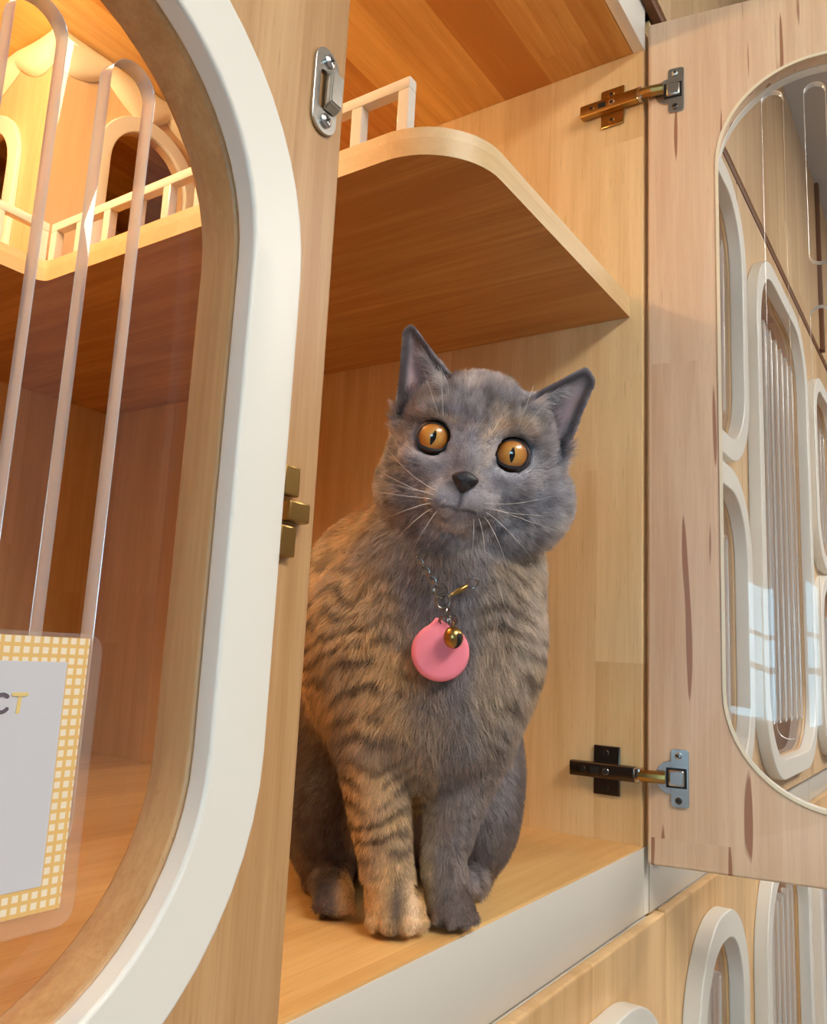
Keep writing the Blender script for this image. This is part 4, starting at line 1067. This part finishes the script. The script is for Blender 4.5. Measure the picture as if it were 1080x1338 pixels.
# ---- nose leather
def hit(x, y):                                     # where a photograph ray meets the body, offset from O (world axes)
    r = ray(x, y); r = r/np.linalg.norm(r)
    h = tree.ray_cast(Vector(CAM-O), Vector(r)); return (np.array(h[0]), np.array(h[1])) if h[0] is not None else (None, None)
nb = face_hit(0, 48)
M['nose'] = plain('nose_leather', (44, 38, 42), 0.42, noise=0.2, nscale=900, bump=0.3)
bm = bmesh.new(); bmesh.ops.create_uvsphere(bm, u_segments=32, v_segments=20, radius=1.0)
for v in bm.verts:
    x, y, z = v.co                                  # x lateral, y down, z forward
    w = 20.0*(0.78-0.52*y) if y > -0.5 else 20.0*1.04*(1-0.25*(-y-0.5)/0.5)
    nx_, ny_, nz_ = x*w, y*15.0, z*8.5
    for s in (-1, 1):                               # nostrils
        g = math.exp(-(((nx_-s*9.5)/4.2)**2+((ny_-2.0)/3.2)**2)); nz_ -= 6.0*g
    if z > 0: nz_ -= 1.8*math.exp(-(nx_/1.6)**2)*(1 if ny_ > -4 else 0)
    p = nb + (HW[0]*nx_+HW[1]*ny_+HW[2]*(nz_+0.5))/SP; v.co = Vector(p)
from_bm('nose', bm, M['nose'], cat, ang=180)
# ---- whiskers
M['whisker'] = plain('whisker', (240, 236, 230), 0.3)
wh = [(-30, 66, -118, 20), (-34, 72, -128, 52), (-36, 78, -130, 86), (-36, 84, -104, 128), (-32, 90, -78, 152), (-26, 92, -52, 172), (-40, 70, -112, 70),
      (30, 68, 118, 40), (34, 74, 122, 66), (36, 80, 110, 128), (34, 86, 92, 168), (28, 90, 60, 178), (22, 92, 34, 170), (38, 72, 130, 84)]
for l0_, d0_, l1_, d1_ in wh:
    a = face_hit(l0_, d0_); s = 1 if l0_ > 0 else -1
    pts_ = []
    for k in range(13):
        tt_ = k/12; l_ = l0_+(l1_-l0_)*tt_; d_ = d0_+(d1_-d0_)*(tt_**1.35)
        off = (HW[0]*(l_-l0_)+HW[1]*(d_-d0_)+HW[2]*(26*math.sin(math.pi*min(tt_*1.1, 1))*0.9-10*tt_*tt_))/SP
        pts_.append(Vector(a+off))
    tube('whisker', pts_, [0.00015*(1-0.8*k/12) for k in range(13)], M['whisker'], cat, 5)
for l0_, d0_, l1_, d1_ in ((-46, -30, -62, -92), (-52, -30, -84, -84), (52, -34, 60, -96), (58, -32, 86, -86)):
    a = face_hit(l0_, d0_)
    pts_ = [Vector(a+(HW[0]*(l1_-l0_)*k/8+HW[1]*(d1_-d0_)*k/8+HW[2]*22*math.sin(math.pi*k/8*0.8))/SP) for k in range(9)]
    tube('whisker', pts_, [0.00015*(1-0.8*k/8) for k in range(9)], M['whisker'], cat, 5)
# ---- claw-free toe pads need no extra parts; collar follows
M['chain'] = plain('tarnished_steel', (150, 146, 142), 0.25, 1.0)
collar = tag(empty('collar', tuple(O)), 'thin metal chain collar with round pink tag and brass bell, on the cat', 'collar')
def surf(x, y, out):
    p, n = hit(x, y)
    to = CAM-(O+p); to /= np.linalg.norm(to); return p+to*out
def ring_link(name, c, axis, R_, r_, mat, stretch=None, st=1.0):
    ax = Vector(axis).normalized(); a = Vector(stretch) if stretch is not None else ax.orthogonal(); a = (a-ax*a.dot(ax)).normalized(); b = ax.cross(a)
    pp = [Vector(c)+(a*math.cos(2*math.pi*k/20)*R_*st+b*math.sin(2*math.pi*k/20)*R_) for k in range(20)]
    return tube(name, pp, r_, mat, collar, 6, True)
tocam = lambda p: (CAM-(O+p))/np.linalg.norm(CAM-(O+p))
CO = 0.0105
p0 = surf(560, 752, CO*0.7); p1 = surf(574, 776, CO); p2 = surf(579, 786, CO)
# chain links climbing into the fur on the viewer's left
lk = [surf(548+4.2*i, 733+6.0*i, 0.0085+0.0006*i) for i in range(6)]
for i in range(6):
    dr_ = lk[min(i+1, 5)]-lk[max(i-1, 0)]; ax = tocam(lk[i]) if i % 2 == 0 else np.cross(tocam(lk[i]), dr_)
    ring_link('chain_link', lk[i], ax, 0.0016, 0.00058, M['chain'], dr_, 1.8)
ring_link('jump_ring', surf(575, 772, CO), tocam(p1)+CX*0.5, 0.0042, 0.0008, M['chain'])
ring_link('jump_ring', surf(579, 786, CO+0.001), tocam(p1), 0.0041, 0.0008, M['chain'])
# swivel on the viewer's right
sA, sB, sC = surf(585, 780, CO+0.001), surf(599, 772, CO), surf(611, 765, CO-0.001)
tube('swivel', [Vector(sA+(sB-sA)*k) for k in (0, 0.35, 0.45, 0.62, 1.0)], [0.0007, 0.0007, 0.0011, 0.0011, 0.0016], M['brass'], collar, 10)
tube('swivel_barrel', [Vector(sB+(sC-sB)*k) for k in (0, 0.1, 0.8, 1.0)], [0.0016, 0.0017, 0.0016, 0.0007], M['brass'], collar, 12)
ring_link('jump_ring', surf(617, 762, CO-0.002), tocam(sC)+CD*0.4, 0.0032, 0.00045, M['chain'])
# hidden rest of the chain, lying in the neck fur
nc = (c_neck + np.array([0, 0, 0.004]))
for k in range(46):
    a = 2*math.pi*k/46
    dirv = np.array([math.cos(a), math.sin(a), 0.20*math.sin(a)])
    if dirv[1] < -0.55: continue
    h = tree.ray_cast(Vector((nc+dirv*0.2) @ BAS), Vector(-(dirv @ BAS)/np.linalg.norm(dirv)))
    if h[0] is None: continue
    p = np.array(h[0]) + (dirv @ BAS)*0.001
    tg = np.array([-math.sin(a), math.cos(a), 0.2*math.cos(a)]) @ BAS
    ring_link('chain_link', p, dirv @ BAS if k % 2 else np.cross(dirv @ BAS, tg), 0.0014, 0.00042, M['chain'], tg, 2.2)
# drop ring, split rings, tag, bell
ring_link('drop_ring', surf(585, 803, CO+0.001), CX*0.9+tocam(p1)*0.35, 0.0030, 0.0005, M['chain'], CD, 1.5)
ring_link('split_ring', surf(583, 811, CO+0.001), CD*0.7+tocam(p1)*0.6, 0.0046, 0.0005, M['chain'])
ring_link('split_ring', surf(585, 812, CO+0.0015), CD*0.55+tocam(p1)*0.8, 0.0046, 0.0005, M['chain'])
ring_link('split_ring', surf(591, 811, CO+0.002), CX*0.5+tocam(p1)*0.8, 0.0034, 0.0005, M['chain'])
M['pink'] = plain('pink_silicone', (255, 142, 158), 0.5, spec=0.35); M['pink'].node_tree.nodes['Principled BSDF'].inputs['Subsurface Weight'].default_value = 0.15
M['pink'].node_tree.nodes['Principled BSDF'].inputs['Subsurface Scale'].default_value = 0.004
tcn = surf(575, 852, 0.0090); nrm = hit(575, 852)[1]
nrm = tocam(tcn)*0.8+nrm*0.3; nrm /= np.linalg.norm(nrm)
ta = CX-nrm*(CX @ nrm); ta /= np.linalg.norm(ta); tb = np.cross(nrm, ta); tb = tb if tb @ CD < 0 else -tb
RT = 38.0*depth_of(O+tcn)/FPX
bm = bmesh.new(); prof = [(0.0, 0.0032), (0.80, 0.0031), (0.93, 0.0026), (1.0, 0.0008), (1.0, -0.0012), (0.93, -0.0030), (0.0, -0.0032)]
rings = []
for rr, zz in prof:
    ring = []
    for k in range(48):
        a = 2*math.pi*k/48
        bump_ = 0.20*math.exp(-(((a-math.radians(95)+math.pi) % (2*math.pi)-math.pi)/0.16)**2)*(rr > 0.5)
        ring.append(bm.verts.new(Vector(tcn+(ta*math.cos(a)+tb*math.sin(a))*RT*(rr+bump_*(rr if rr > 0.9 else 0.6))+nrm*zz*(1-1.6*bump_))))
    rings.append(ring)
for A_, B_ in zip(rings[:-1], rings[1:]):
    for k in range(48): bm.faces.new((A_[k], A_[(k+1) % 48], B_[(k+1) % 48], B_[k]))
bmesh.ops.remove_doubles(bm, verts=bm.verts, dist=1e-7); bmesh.ops.recalc_face_normals(bm, faces=bm.faces)
tg_ = from_bm('tag', bm, M['pink'], collar, ang=60); tg_['label'] = 'round pink silicone tag'
bc = surf(592, 833, 0.0090+0.0105); RB = 13.0*depth_of(O+bc)/FPX
bm = bmesh.new(); bmesh.ops.create_uvsphere(bm, u_segments=32, v_segments=20, radius=1.0)
up = -CD; f_ = tocam(bc); f_ = f_-up*(f_ @ up); f_ /= np.linalg.norm(f_); sd = np.cross(up, f_); sd = sd if sd @ CX > 0 else -sd
dele = []
slotd = f_*0.78+sd*0.62; slotd /= np.linalg.norm(slotd); slotp = np.cross(up, slotd)
for v in bm.verts:
    p = sd*v.co.x+f_*v.co.y+up*v.co.z*1.12
    v.co = Vector(bc+p*RB)
for fc in bm.faces:
    p = (np.array(fc.calc_center_median())-bc)/RB
    if abs(p @ slotp) < 0.24 and p @ slotd > 0 and p @ up < 0.5: fc.material_index = 1
bo = from_bm('bell', bm, [M['brass'], M['black']], collar, ang=180); bo['label'] = 'small brass jingle bell'
ring_link('bell_loop', bc+up*RB*1.3, CX, RB*0.28, 0.0004, M['brass'])
